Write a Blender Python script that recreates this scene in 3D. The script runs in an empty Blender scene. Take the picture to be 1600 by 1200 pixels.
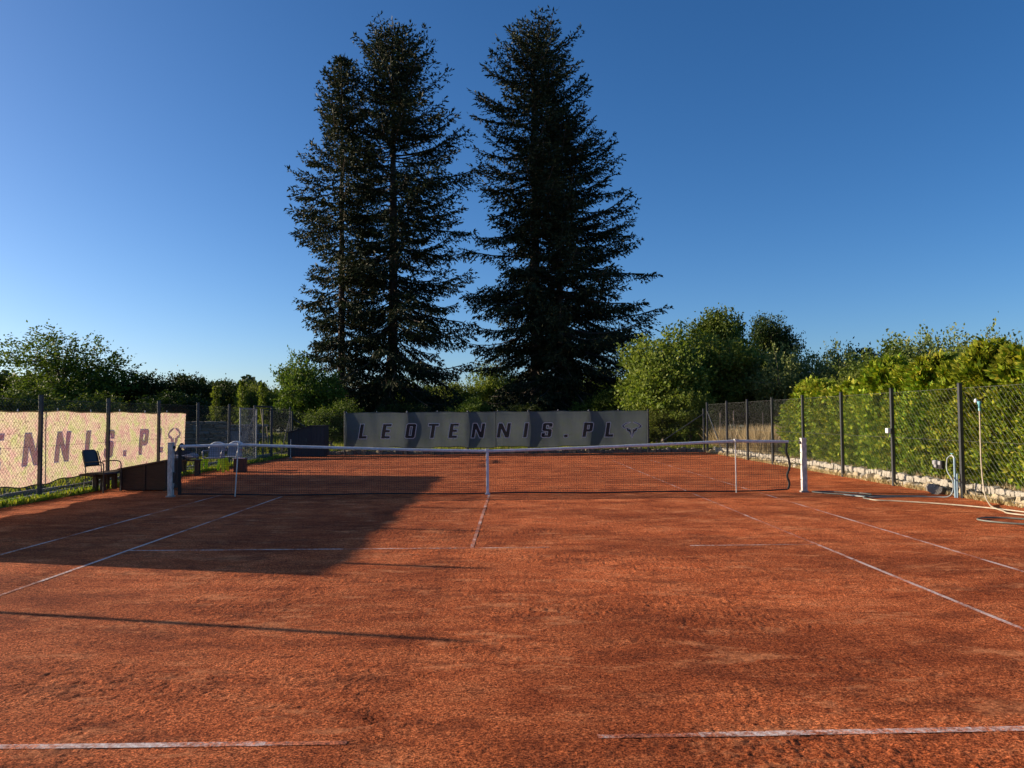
import bpy, math, random
import numpy as np
from mathutils import Vector, Matrix
from mathutils.geometry import tessellate_polygon
R = math.radians
sc = bpy.context.scene
col = sc.collection
random.seed(7)

# ------------------------------------------------------------------ camera
cam = bpy.data.cameras.new('camera'); camo = bpy.data.objects.new('camera', cam); col.objects.link(camo)
fw = Vector((0.00532808, 0.99905519, 0.04313172)); rt = Vector((0.9999611, -0.00501978, -0.00725289)); up = Vector((0.00702953, -0.04316869, 0.99904307))
M = Matrix((rt, up, -fw)).transposed().to_4x4(); M.translation = Vector((0.4252, -15.733, 1.5545)); camo.matrix_world = M
cam.sensor_width = 36; cam.lens = 1208.7 / 1600 * 36; cam.clip_start = 0.05; cam.clip_end = 3000
sc.camera = camo
sc.render.resolution_x = 1024; sc.render.resolution_y = 768
# ------------------------------------------------------------------ light
SUN_EL = 12.6
sd = Vector((-0.972, 0.235, 0)).normalized() * math.cos(R(SUN_EL)); sd.z = math.sin(R(SUN_EL))   # towards the sun
w = bpy.data.worlds.new('World'); sc.world = w; w.use_nodes = True
nt = w.node_tree; nt.nodes.clear()
sky = nt.nodes.new('ShaderNodeTexSky'); sky.sky_type = 'NISHITA'; sky.sun_disc = False
sky.sun_elevation = R(SUN_EL); sky.sun_rotation = math.atan2(sd.x, sd.y)
sky.altitude = 0; sky.air_density = 0.7; sky.dust_density = 0.9; sky.ozone_density = 3.0
bg = nt.nodes.new('ShaderNodeBackground'); bg.inputs[1].default_value = 0.09
wo = nt.nodes.new('ShaderNodeOutputWorld')
hs = nt.nodes.new('ShaderNodeHueSaturation'); hs.inputs['Saturation'].default_value = 1.2; hs.inputs['Hue'].default_value = 0.504
nt.links.new(sky.outputs[0], hs.inputs['Color']); nt.links.new(hs.outputs[0], bg.inputs[0]); nt.links.new(bg.outputs[0], wo.inputs[0])
sl = bpy.data.lights.new('sun', 'SUN'); sl.energy = 5.0; sl.angle = R(0.5); sl.color = (1.0, 0.83, 0.62)
so = bpy.data.objects.new('sun', sl); col.objects.link(so); so.rotation_euler = (-sd).to_track_quat('-Z', 'Y').to_euler(); so.location = (-30, 7, 12)
sc.view_settings.view_transform = 'Standard'; sc.view_settings.look = 'None'; sc.view_settings.gamma = 1
sc.view_settings.use_curve_mapping = False; sc.view_settings.exposure = 0.95

# ------------------------------------------------------------------ helpers
class MB:
    def __init__(s): s.v = []; s.f = []
    def add(s, vs, fs):
        n = len(s.v); s.v += [tuple(v) for v in vs]; s.f += [tuple(i + n for i in f) for f in fs]
    def box(s, x0, x1, y0, y1, z0, z1, m=None):
        vs = [(x, y, z) for z in (z0, z1) for y in (y0, y1) for x in (x0, x1)]
        if m: vs = [m @ Vector(v) for v in vs]
        s.add(vs, [(0, 2, 3, 1), (4, 5, 7, 6), (0, 1, 5, 4), (2, 6, 7, 3), (0, 4, 6, 2), (1, 3, 7, 5)])
    def bevbox(s, x0, x1, y0, y1, z0, z1, b=0.006, m=None):
        vs = []; 
        for z, i in ((z0, b), (z0 + b, 0), (z1 - b, 0), (z1, b)):
            for (x, y) in ((x0 + i + b * (i == 0), y0 + i), (x1 - i - b * (i == 0), y0 + i), (x1 - i, y0 + i + b * (i == 0)), (x1 - i, y1 - i - b * (i == 0)),
                           (x1 - i - b * (i == 0), y1 - i), (x0 + i + b * (i == 0), y1 - i), (x0 + i, y1 - i - b * (i == 0)), (x0 + i, y0 + i + b * (i == 0))):
                vs.append((x, y, z))
        if m: vs = [m @ Vector(v) for v in vs]
        fs = [tuple(range(7, -1, -1)), tuple(range(24, 32))]
        for k in range(3):
            for j in range(8): fs.append((k * 8 + j, k * 8 + (j + 1) % 8, k * 8 + 8 + (j + 1) % 8, k * 8 + 8 + j))
        s.add(vs, fs)
    def tube(s, pts, r, n=6, cap=True):
        pts = [Vector(p) for p in pts]; rs = r if isinstance(r, (list, tuple)) else [r] * len(pts)
        vs = []; prev = None
        for i, p in enumerate(pts):
            d = (pts[min(i + 1, len(pts) - 1)] - pts[max(i - 1, 0)])
            d = d.normalized() if d.length > 1e-9 else Vector((0, 0, 1))
            if prev is None:
                a = Vector((0, 0, 1)) if abs(d.z) < 0.9 else Vector((1, 0, 0)); a = (a - d * a.dot(d)).normalized()
            else:
                a = (prev - d * prev.dot(d)); a = a.normalized() if a.length > 1e-6 else d.orthogonal().normalized()
            prev = a; b = d.cross(a)
            for k in range(n):
                t = 2 * math.pi * k / n; vs.append(p + (a * math.cos(t) + b * math.sin(t)) * rs[i])
        fs = [(i * n + k, i * n + (k + 1) % n, (i + 1) * n + (k + 1) % n, (i + 1) * n + k) for i in range(len(pts) - 1) for k in range(n)]
        if cap: fs += [tuple(range(n - 1, -1, -1)), tuple((len(pts) - 1) * n + k for k in range(n))]
        s.add(vs, fs)
    def mesh(s, name, mat):
        me = bpy.data.meshes.new(name); me.from_pydata(s.v, [], s.f); me.update()
        if mat: me.materials.append(mat)
        return me
    def build(s, name, mat, parent=None, smooth=False, loc=None):
        return mk(name, s.mesh(name, mat), parent, smooth, loc)
def mk(name, me, parent=None, smooth=False, loc=None):
    o = bpy.data.objects.new(name, me); col.objects.link(o)
    if parent: o.parent = parent
    if loc is not None: o.location = loc
    if smooth: me.polygons.foreach_set('use_smooth', [True] * len(me.polygons))
    return o
def tag(o, label=None, cat=None, group=None, kind=None):
    for k, v in (('label', label), ('category', cat), ('group', group), ('kind', kind)):
        if v: o[k] = v
    return o
def thing(name, label, cat, loc=(0, 0, 0), rz=0, group=None):
    o = bpy.data.objects.new(name, None); col.objects.link(o); o.location = loc; o.rotation_euler = (0, 0, rz); o.empty_display_size = 0.2
    return tag(o, label, cat, group)
def dup(root, loc, rz=0, scale=None, label=None, group=None):
    r = root.copy(); col.objects.link(r); r.location = loc; r.rotation_euler = (0, 0, rz)
    if scale is not None: r.scale = scale
    if label: r['label'] = label
    if group: r['group'] = group
    for ch in list(root.children):
        c = ch.copy(); col.objects.link(c); c.parent = r
        for g in list(ch.children):
            d = g.copy(); col.objects.link(d); d.parent = c
    return r
def np_mesh(name, verts, quads, mat):
    me = bpy.data.meshes.new(name); nv = len(verts); nf = len(quads)
    me.vertices.add(nv); me.vertices.foreach_set('co', np.ascontiguousarray(verts, dtype=np.float32).ravel())
    me.loops.add(nf * 4); me.loops.foreach_set('vertex_index', np.ascontiguousarray(quads, dtype=np.int32).ravel())
    me.polygons.add(nf); me.polygons.foreach_set('loop_start', np.arange(0, nf * 4, 4, dtype=np.int32))
    me.update(calc_edges=True)
    if mat: me.materials.append(mat)
    return me
def smooth_pts(pts, n=8):
    P = [Vector(p) for p in pts]; P = [P[0]] + P + [P[-1]]; out = []
    for i in range(1, len(P) - 2):
        for k in range(n):
            t = k / n; a, b, c, d = P[i - 1], P[i], P[i + 1], P[i + 2]
            out.append(0.5 * ((2 * b) + (c - a) * t + (2 * a - 5 * b + 4 * c - d) * t * t + (3 * b - a - 3 * c + d) * t ** 3))
    out.append(P[-2]); return out

# ------------------------------------------------------------------ materials
def new_mat(name):
    m = bpy.data.materials.new(name); m.use_nodes = True; n = m.node_tree; n.nodes.clear()
    o = n.nodes.new('ShaderNodeOutputMaterial'); return m, n, o
def ramp(n, fac, stops):
    r = n.nodes.new('ShaderNodeValToRGB'); e = r.color_ramp.elements
    while len(e) < len(stops): e.new(0.5)
    for x, (p, c) in zip(e, stops): x.position = p; x.color = (*c, 1) if len(c) == 3 else c
    n.links.new(fac, r.inputs[0]); return r.outputs[0]
def noise(n, scale, detail=4, rough=0.55, vec=None, mapping=None, dist=0.0):
    t = n.nodes.new('ShaderNodeTexNoise'); t.inputs['Scale'].default_value = scale; t.inputs['Detail'].default_value = detail; t.inputs['Roughness'].default_value = rough
    t.inputs['Distortion'].default_value = dist
    if vec is None:
        g = n.nodes.new('ShaderNodeTexCoord'); vec = g.outputs['Object']
    if mapping:
        mp = n.nodes.new('ShaderNodeMapping'); mp.inputs['Scale'].default_value = mapping; n.links.new(vec, mp.inputs[0]); vec = mp.outputs[0]
    n.links.new(vec, t.inputs['Vector']); return t.outputs[0]
def mixc(n, fac, a, b, mode='MIX'):
    m = n.nodes.new('ShaderNodeMix'); m.data_type = 'RGBA'; m.blend_type = mode
    for s, v in ((m.inputs[0], fac), (m.inputs[6], a), (m.inputs[7], b)):
        if hasattr(v, 'links'): n.links.new(v, s)
        elif isinstance(v, tuple): s.default_value = (*v, 1)
        else: s.default_value = v
    return m.outputs[2]
def math_(n, op, a, b=None, c=None):
    m = n.nodes.new('ShaderNodeMath'); m.operation = op
    for i, v in enumerate((a, b, c)):
        if v is None: continue
        if hasattr(v, 'links'): n.links.new(v, m.inputs[i])
        else: m.inputs[i].default_value = v
    return m.outputs[0]
def simple(name, c1, c2=None, scale=20, rough=0.6, metal=0.0, bump=0.0, mapping=None, spec=0.5):
    m, n, o = new_mat(name); b = n.nodes.new('ShaderNodeBsdfPrincipled'); n.links.new(b.outputs[0], o.inputs[0])
    f = noise(n, scale, 5, 0.6, mapping=mapping)
    n.links.new(ramp(n, f, [(0.32, c1), (0.68, c2 or tuple(x * 0.7 for x in c1))]), b.inputs['Base Color'])
    b.inputs['Roughness'].default_value = rough; b.inputs['Metallic'].default_value = metal; b.inputs['Specular IOR Level'].default_value = spec
    if bump:
        bp = n.nodes.new('ShaderNodeBump'); bp.inputs['Distance'].default_value = bump; n.links.new(f, bp.inputs['Height']); n.links.new(bp.outputs[0], b.inputs['Normal'])
    return m
def leaf_mat(name, stops, trans=0.3, tcol=None):
    m, n, o = new_mat(name); g = n.nodes.new('ShaderNodeNewGeometry')
    c = ramp(n, g.outputs['Random Per Island'], stops)
    f = noise(n, 0.9, 3); oi = n.nodes.new('ShaderNodeObjectInfo')
    c = mixc(n, math_(n, 'MULTIPLY', f, 0.55), c, (0.6, 0.62, 0.5), 'MULTIPLY')
    h = n.nodes.new('ShaderNodeHueSaturation'); n.links.new(c, h.inputs['Color'])
    n.links.new(math_(n, 'MULTIPLY_ADD', oi.outputs['Random'], 0.3, 0.85), h.inputs['Value'])
    n.links.new(math_(n, 'MULTIPLY_ADD', oi.outputs['Random'], 0.025, 0.4875), h.inputs['Hue']); c = h.outputs[0]
    d = n.nodes.new('ShaderNodeBsdfPrincipled'); d.inputs['Roughness'].default_value = 0.6; d.inputs['Specular IOR Level'].default_value = 0.12; n.links.new(c, d.inputs['Base Color'])
    t = n.nodes.new('ShaderNodeBsdfTranslucent'); n.links.new(mixc(n, 1.0, c, tcol or (1.1, 1.15, 0.5), 'MULTIPLY'), t.inputs[0])
    mx = n.nodes.new('ShaderNodeMixShader'); mx.inputs[0].default_value = trans
    n.links.new(d.outputs[0], mx.inputs[1]); n.links.new(t.outputs[0], mx.inputs[2]); n.links.new(mx.outputs[0], o.inputs[0]); return m

def clay_nodes(n):
    """colour and height of brushed brick-dust clay"""
    streak = noise(n, 2.2, 8, 0.74, mapping=(0.7, 1.3, 1), dist=0.3)
    big = noise(n, 0.35, 5, 0.6, mapping=(0.8, 1.4, 1))
    fine = noise(n, 26, 6, 0.72)
    grit = noise(n, 95, 5, 0.75)
    c = ramp(n, streak, [(0.36, (0.44, 0.096, 0.028)), (0.50, (0.62, 0.152, 0.047)), (0.64, (0.74, 0.215, 0.074))])
    c = mixc(n, 1.0, c, ramp(n, big, [(0.40, (0.66, 0.62, 0.60)), (0.52, (0.95, 0.95, 0.95)), (0.64, (1.14, 1.14, 1.14))]), 'MULTIPLY')
    dust = ramp(n, noise(n, 1.4, 10, 0.80, mapping=(0.7, 1.5, 1), dist=0.2), [(0.54, (0, 0, 0)), (0.60, (1, 1, 1))])
    c = mixc(n, math_(n, 'MULTIPLY', dust, 0.62), c, (0.74, 0.28, 0.115))
    scuff = ramp(n, noise(n, 1.9, 10, 0.82, mapping=(0.8, 1.4, 1), dist=0.2), [(0.42, (1, 1, 1)), (0.49, (0, 0, 0))])
    c = mixc(n, math_(n, 'MULTIPLY', scuff, 0.62), c, (0.20, 0.045, 0.016))
    s1 = ramp(n, noise(n, 80, 2, 0.8), [(0.38, (0.26, 0.22, 0.20)), (0.50, (0.95, 0.95, 0.95)), (0.62, (1.4, 1.5, 1.6))])  # specks carry grain tone plus shadows between grains, put into the colour
    s2 = ramp(n, noise(n, 36, 2, 0.85), [(0.40, (0.55, 0.50, 0.48)), (0.50, (1, 1, 1)), (0.60, (1.25, 1.3, 1.35))])
    s3 = ramp(n, noise(n, 14, 3, 0.85), [(0.36, (0.80, 0.77, 0.75)), (0.50, (1, 1, 1)), (0.64, (1.10, 1.12, 1.15))])
    gr = math_(n, 'SUBTRACT', 1.0, math_(n, 'MULTIPLY', dust, 0.6))
    c = mixc(n, 1.0, mixc(n, gr, mixc(n, gr, c, s1, 'MULTIPLY'), s2, 'MULTIPLY'), s3, 'MULTIPLY')
    return c, grit, fine, streak
def make_clay():
    m, n, o = new_mat('brick_clay'); c, grit, fine, streak = clay_nodes(n)
    b = n.nodes.new('ShaderNodeBsdfPrincipled'); b.inputs['Roughness'].default_value = 0.95; b.inputs['Specular IOR Level'].default_value = 0.1
    n.links.new(c, b.inputs['Base Color'])
    b1 = n.nodes.new('ShaderNodeBump'); b1.inputs['Distance'].default_value = 0.022; b1.inputs['Strength'].default_value = 1.0; n.links.new(fine, b1.inputs['Height'])
    b2 = n.nodes.new('ShaderNodeBump'); b2.inputs['Distance'].default_value = 0.010; b2.inputs['Strength'].default_value = 1.0; n.links.new(grit, b2.inputs['Height'])
    n.links.new(b1.outputs[0], b2.inputs['Normal']); n.links.new(b2.outputs[0], b.inputs['Normal']); n.links.new(b.outputs[0], o.inputs[0]); return m
def make_line(name, cover):
    """white plastic line tape, partly under clay dust; cover = share hidden"""
    m, n, o = new_mat(name); c, grit, fine, streak = clay_nodes(n)
    f = math_(n, 'ADD', math_(n, 'MULTIPLY', noise(n, 1.6, 5, 0.7), 0.6), math_(n, 'MULTIPLY', noise(n, 38, 5, 0.8), 0.4))
    wv = n.nodes.new('ShaderNodeTexWave'); wv.inputs['Scale'].default_value = 9; wv.bands_direction = 'DIAGONAL'; g = n.nodes.new('ShaderNodeTexCoord'); n.links.new(g.outputs['Object'], wv.inputs[0])
    wc = mixc(n, math_(n, 'MULTIPLY', wv.outputs[1], 0.45), (0.86, 0.74, 0.66), (0.45, 0.20, 0.13)); wc = mixc(n, ramp(n, noise(n, 60, 4, 0.8), [(0.45, (0, 0, 0)), (0.6, (0.55, 0.55, 0.55))]), wc, (0.42, 0.15, 0.08))
    lo = 0.36 + 0.22 * cover
    k = ramp(n, f, [(lo, (0, 0, 0)), (lo + 0.09, (1, 1, 1))])
    cc = mixc(n, k, c, wc)
    b = n.nodes.new('ShaderNodeBsdfPrincipled'); b.inputs['Roughness'].default_value = 0.85; n.links.new(cc, b.inputs['Base Color'])
    bp = n.nodes.new('ShaderNodeBump'); bp.inputs['Distance'].default_value = 0.003; n.links.new(grit, bp.inputs['Height']); n.links.new(bp.outputs[0], b.inputs['Normal'])
    n.links.new(b.outputs[0], o.inputs[0]); return m
def make_fabric(name, c1, c2, c3, tstr, transp, moire=True):
    m, n, o = new_mat(name); tc = n.nodes.new('ShaderNodeTexCoord')
    mp = n.nodes.new('ShaderNodeMapping'); n.links.new(tc.outputs['UV'], mp.inputs[0])
    f = noise(n, 3.0, 3, 0.6, vec=mp.outputs[0], dist=1.0); f2 = noise(n, 11, 2, 0.8, vec=mp.outputs[0], mapping=(1.2, 0.7, 1), dist=2.5)
    col_ = ramp(n, f, [(0.36, c1), (0.5, c2), (0.64, c3)])
    if moire:
        dk = ramp(n, f2, [(0.38, (0.34, 0.27, 0.29)), (0.47, (0.95, 0.95, 0.95)), (0.55, (1, 1, 1)), (0.64, (0.46, 0.38, 0.28))])  # moire and shadows seen in the backlit cloth, put into its colour
        col_ = mixc(n, 0.9, col_, dk, 'MULTIPLY')
    else:
        wv = n.nodes.new('ShaderNodeTexWave'); wv.inputs['Scale'].default_value = 5.5; wv.inputs['Distortion'].default_value = 1.2; wv.inputs['Detail'].default_value = 1; wv.inputs['Detail Scale'].default_value = 0.3
        n.links.new(mp.outputs[0], wv.inputs[0]); col_ = mixc(n, math_(n, 'MULTIPLY', wv.outputs[1], 0.45), col_, (0.55, 0.6, 0.55), 'MULTIPLY')
    d = n.nodes.new('ShaderNodeBsdfDiffuse'); n.links.new(mixc(n, 1.0, col_, (0.45, 0.45, 0.45) if moire else (0.85, 0.85, 0.85), 'MULTIPLY'), d.inputs[0])
    t = n.nodes.new('ShaderNodeBsdfTranslucent'); n.links.new(col_, t.inputs[0])
    mx = n.nodes.new('ShaderNodeMixShader'); mx.inputs[0].default_value = tstr; n.links.new(d.outputs[0], mx.inputs[1]); n.links.new(t.outputs[0], mx.inputs[2])
    tr = n.nodes.new('ShaderNodeBsdfTransparent'); m2 = n.nodes.new('ShaderNodeMixShader'); m2.inputs[0].default_value = transp
    n.links.new(mx.outputs[0], m2.inputs[1]); n.links.new(tr.outputs[0], m2.inputs[2]); n.links.new(m2.outputs[0], o.inputs[0]); return m
def make_ink(name, c, opaque, body):
    """print ink: filters what the fabric behind it shows"""
    m, n, o = new_mat(name); tr = n.nodes.new('ShaderNodeBsdfTransparent'); tr.inputs[0].default_value = (*c, 1)
    d = n.nodes.new('ShaderNodeBsdfDiffuse'); d.inputs[0].default_value = (*body, 1)
    mx = n.nodes.new('ShaderNodeMixShader'); mx.inputs[0].default_value = opaque; n.links.new(tr.outputs[0], mx.inputs[1]); n.links.new(d.outputs[0], mx.inputs[2]); n.links.new(mx.outputs[0], o.inputs[0]); return m

CLAY = make_clay()
LINE_A = make_line('line_tape_clear', 0.38); LINE_B = make_line('line_tape_dusty', 0.62); LINE_D = make_line('line_tape_ribbed', 0.42)
GRASS_G = simple('grass_soil', (0.05, 0.075, 0.02), (0.10, 0.09, 0.04), 1.5, 0.95, bump=0.05)
SOIL = simple('bed_soil', (0.10, 0.065, 0.04), (0.05, 0.035, 0.022), 12, 0.95, bump=0.02)
BLADE = leaf_mat('grass_blade', [(0.0, (0.10, 0.15, 0.025)), (0.55, (0.20, 0.23, 0.04)), (1.0, (0.34, 0.28, 0.08))], 0.4)
WEED = leaf_mat('weed_leaf', [(0.0, (0.12, 0.20, 0.02)), (0.6, (0.24, 0.32, 0.04)), (1.0, (0.44, 0.38, 0.07))], 0.4)
STRAW = leaf_mat('dry_straw', [(0.0, (0.34, 0.26, 0.13)), (1.0, (0.62, 0.49, 0.29))], 0.3, (1, 0.95, 0.8))
POST = simple('anthracite_post', (0.030, 0.034, 0.040), (0.045, 0.05, 0.055), 9, 0.42)
WIRE = simple('galvanised_wire', (0.15, 0.16, 0.155), (0.10, 0.105, 0.10), 40, 0.5, 0.4)
WIRE_D = simple('coated_wire', (0.035, 0.045, 0.04), (0.03, 0.035, 0.035), 40, 0.5)
GALV = simple('galvanised_frame', (0.42, 0.44, 0.45), (0.30, 0.31, 0.32), 25, 0.5, 0.5)
WHITE = simple('white_paint_worn', (0.70, 0.69, 0.66), (0.36, 0.30, 0.25), 11, 0.6, bump=0.004, mapping=(3, 3, 1))
TAPE = simple('net_headband', (0.66, 0.67, 0.70), (0.50, 0.51, 0.54), 14, 0.8, bump=0.004)
CORD = simple('black_net_cord', (0.014, 0.014, 0.015), (0.02, 0.02, 0.02), 60, 0.8)
STICKM = simple('stick_white', (0.72, 0.72, 0.68), (0.55, 0.54, 0.5), 20, 0.5)
STONE_W = simple('pale_limestone', (0.50, 0.42, 0.28), (0.24, 0.18, 0.11), 9, 0.9, bump=0.02)
STONE_K = simple('white_kerb_block', (0.44, 0.41, 0.35), (0.22, 0.19, 0.15), 12, 0.9, bump=0.01)
STONE_D = simple('dark_field_stone', (0.24, 0.22, 0.19), (0.10, 0.09, 0.08), 9, 0.9, bump=0.02)
CONC = simple('kerb_concrete', (0.36, 0.35, 0.33), (0.24, 0.23, 0.21), 14, 0.9, bump=0.006)
DWOOD = simple('dark_stained_wood', (0.055, 0.030, 0.018), (0.028, 0.016, 0.010), 6, 0.6, bump=0.004, mapping=(1, 6, 6))
TOPW = simple('worn_table_top', (0.16, 0.10, 0.065), (0.08, 0.05, 0.035), 5, 0.6, bump=0.003, mapping=(6, 1, 6))
BLACKP = simple('black_plastic', (0.02, 0.021, 0.024), (0.028, 0.03, 0.034), 30, 0.45)
BLACKM = simple('black_tube_steel', (0.02, 0.022, 0.026), (0.03, 0.032, 0.036), 30, 0.35)
NAVY = simple('navy_cloth', (0.018, 0.024, 0.045), (0.03, 0.04, 0.07), 8, 0.85, bump=0.01)
GREYC = simple('grey_cloth', (0.30, 0.31, 0.34), (0.20, 0.21, 0.24), 10, 0.85, bump=0.01)
WHITEP_SHADE = simple('shade_toned_white_plastic', (0.26, 0.27, 0.33), (0.20, 0.21, 0.26), 10, 0.5)  # white chair plastic, its bluish shade put into the colour
LIME = simple('lime_plastic', (0.52, 0.80, 0.02), (0.45, 0.70, 0.02), 12, 0.4)
WHITEP = simple('white_plastic', (0.68, 0.69, 0.70), (0.58, 0.59, 0.62), 10, 0.45)
BROWNP = simple('dark_brown_crate', (0.06, 0.025, 0.018), (0.04, 0.018, 0.014), 10, 0.6)
SHED = simple('dark_shed_board', (0.020, 0.022, 0.028), (0.030, 0.032, 0.036), 8, 0.7, mapping=(8, 8, 1))
HOSEW = simple('pale_hose', (0.42, 0.37, 0.27), (0.30, 0.24, 0.17), 14, 0.45)
HOSEG = simple('grey_green_hose', (0.16, 0.17, 0.14), (0.10, 0.10, 0.09), 14, 0.45)
HOSEB = simple('blue_grey_hose', (0.27, 0.31, 0.31), (0.20, 0.23, 0.24), 14, 0.45)
PIPE = simple('pale_blue_pipe', (0.20, 0.32, 0.42), (0.14, 0.24, 0.33), 14, 0.4)
TEAL = simple('teal_nozzle', (0.12, 0.36, 0.42), (0.10, 0.30, 0.36), 14, 0.4)
GREYBOX = simple('grey_socket', (0.30, 0.31, 0.32), (0.20, 0.20, 0.21), 14, 0.5)
STAKE = simple('bare_wood_stake', (0.34, 0.26, 0.17), (0.22, 0.16, 0.10), 8, 0.85, mapping=(5, 5, 1))
LOGW = simple('weathered_timber', (0.20, 0.165, 0.12), (0.08, 0.065, 0.05), 6, 0.9, bump=0.01)
TARP = simple('grey_tarp', (0.14, 0.15, 0.16), (0.08, 0.085, 0.09), 4, 0.7, bump=0.03)
BARK = simple('spruce_bark', (0.085, 0.062, 0.048), (0.045, 0.032, 0.025), 7, 0.95, bump=0.04, mapping=(1, 1, 0.4))
BARK2 = simple('grey_bark', (0.16, 0.135, 0.11), (0.07, 0.058, 0.045), 9, 0.95, bump=0.02, mapping=(1, 1, 0.4))
NEEDLE = leaf_mat('spruce_needles', [(0.0, (0.016, 0.026, 0.014)), (0.6, (0.030, 0.044, 0.020)), (0.9, (0.055, 0.060, 0.024)), (1.0, (0.075, 0.055, 0.028))], 0.10, (1.0, 1.0, 0.6))
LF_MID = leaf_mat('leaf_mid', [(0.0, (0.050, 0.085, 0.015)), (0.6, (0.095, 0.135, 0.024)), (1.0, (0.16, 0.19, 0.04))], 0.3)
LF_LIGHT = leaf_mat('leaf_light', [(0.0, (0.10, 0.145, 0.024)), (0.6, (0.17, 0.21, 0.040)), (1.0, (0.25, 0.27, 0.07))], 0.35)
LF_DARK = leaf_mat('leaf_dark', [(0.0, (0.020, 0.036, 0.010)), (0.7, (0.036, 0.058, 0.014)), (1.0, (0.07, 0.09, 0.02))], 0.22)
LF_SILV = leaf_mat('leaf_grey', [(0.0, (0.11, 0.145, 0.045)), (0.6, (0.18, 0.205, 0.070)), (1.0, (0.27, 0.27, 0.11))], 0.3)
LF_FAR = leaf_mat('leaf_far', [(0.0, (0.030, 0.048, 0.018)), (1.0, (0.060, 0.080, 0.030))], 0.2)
THUJA = leaf_mat('thuja_spray', [(0.0, (0.08, 0.15, 0.012)), (0.5, (0.18, 0.27, 0.02)), (0.85, (0.32, 0.36, 0.03)), (1.0, (0.50, 0.44, 0.04))], 0.25)
THUJA_Y = leaf_mat('thuja_tip', [(0.0, (0.17, 0.24, 0.02)), (0.6, (0.28, 0.32, 0.03)), (1.0, (0.42, 0.38, 0.05))], 0.3)
FAB_BACK = make_fabric('green_grey_windbreak', (0.150, 0.180, 0.195), (0.165, 0.192, 0.205), (0.160, 0.195, 0.180), 0.42, 0.04, False)
FAB_LEFT = make_fabric('cream_windbreak', (0.33, 0.34, 0.18), (0.40, 0.335, 0.25), (0.38, 0.25, 0.235), 0.85, 0.02, True)
INK_BACK = make_ink('dark_print', (0.35, 0.3, 0.3), 0.65, (0.055, 0.048, 0.052)); OUT_BACK = make_ink('pale_print_edge', (0.9, 0.9, 0.9), 0.85, (0.62, 0.60, 0.60))
INK_LEFT = make_ink('purple_print', (0.42, 0.30, 0.46), 0.25, (0.30, 0.17, 0.23)); OUT_LEFT = make_ink('white_print_edge', (1.0, 0.97, 1.0), 0.6, (0.9, 0.85, 0.9))

# ------------------------------------------------------------------ ground
def grid_mesh(name, xs, ys, zf, mat):
    X, Y = np.meshgrid(xs, ys); Z = zf(X, Y); v = np.stack([X.ravel(), Y.ravel(), Z.ravel()], 1); nx = len(xs); ny = len(ys)
    i = np.arange((ny - 1) * (nx - 1)); r = i // (nx - 1); c = i % (nx - 1); a = r * nx + c
    return np_mesh(name, v, np.stack([a, a + 1, a + nx + 1, a + nx], 1), mat)
rng = np.random.default_rng(11)
def vnoise(x, y, cell, seed):
    """smooth value noise in numpy"""
    g = np.random.default_rng(seed).random((257, 257)); x = x / cell; y = y / cell
    xi = np.floor(x).astype(int); yi = np.floor(y).astype(int); fx = x - xi; fy = y - yi; fx = fx * fx * (3 - 2 * fx); fy = fy * fy * (3 - 2 * fy)
    a = g[xi % 257, yi % 257]; b = g[(xi + 1) % 257, yi % 257]; c = g[xi % 257, (yi + 1) % 257]; d = g[(xi + 1) % 257, (yi + 1) % 257]
    return (a * (1 - fx) + b * fx) * (1 - fy) + (c * (1 - fx) + d * fx) * fy - 0.5
def clay_smooth(x, y):
    return 0.0015 * vnoise(x + 50, y + 50, 1.7, 1) + 0.0018 * vnoise(x + 50, y + 50, 0.45, 2)
prints = [(-0.30, -11.62, 0.4), (-0.12, -11.05, 2.8), (0.02, -10.35, 0.2), (-0.33, -9.6, 0.35), (-0.28, -11.95, 2.5)]
def clay_h(x, y):
    rough = np.clip(0.62 + 1.1 * vnoise(x * 0.6 + 50, y * 1.5 + 50, 0.8, 3) + 0.7 * vnoise(x + 50, y + 50, 0.25, 4), 0.22, 1.15)
    g = 0.003 * vnoise(x + 50, y + 50, 0.05, 5) + 0.0075 * vnoise(x + 50, y + 50, 0.019, 6) + 0.003 * vnoise(x + 50, y + 50, 0.11, 7)
    z = clay_smooth(x, y) + g * rough
    for (px, py, a) in prints:
        dx = (x - px) * math.cos(a) + (y - py) * math.sin(a); dy = -(x - px) * math.sin(a) + (y - py) * math.cos(a)
        msk = (np.abs(dx) < 0.05 - 0.02 * (dy > 0.02)) & (np.abs(dy) < 0.13)
        z = np.where(msk, clay_smooth(x, y) + 0.0024 * np.sign(np.sin((dy + 0.4 * np.abs(dx)) * 2 * math.pi / 0.042)), z)
    return z
xs = np.concatenate([np.arange(-8.62, -2.5, 0.024), np.arange(-2.5, 3.0, 0.0135), np.arange(3.0, 8.95, 0.024), [8.96]])
ys = [-17.6, -15, -13.2, -12.7]
while ys[-1] < 17.45:
    d = ys[-1] + 15.73; ys.append(ys[-1] + 0.0118 * max(1, (d / 3.1)) ** 1.45)
ys = np.array(ys[:-1] + [17.5])
xs = xs + 0.0
court = mk('clay_court', grid_mesh('clay_court', xs, ys, lambda X, Y: np.where(Y < 3, clay_h(X, Y), clay_smooth(X, Y)), CLAY), smooth=False)
tag(court, 'red clay tennis court surface raked with sandy streaks and shoe prints', 'court', kind='structure')
gx = np.array([-900, -200, -60, -25, -12, -9.35, -9.3, -8.64, -8.60, 8.9, 8.94, 9.2, 9.22, 14, 30, 60, 200, 900.]); gy = np.array([-900, -100, -40, -18, -17.5, 17.45, 17.5, 17.8, 17.85, 24, 40, 80, 200, 1200.])
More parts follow.
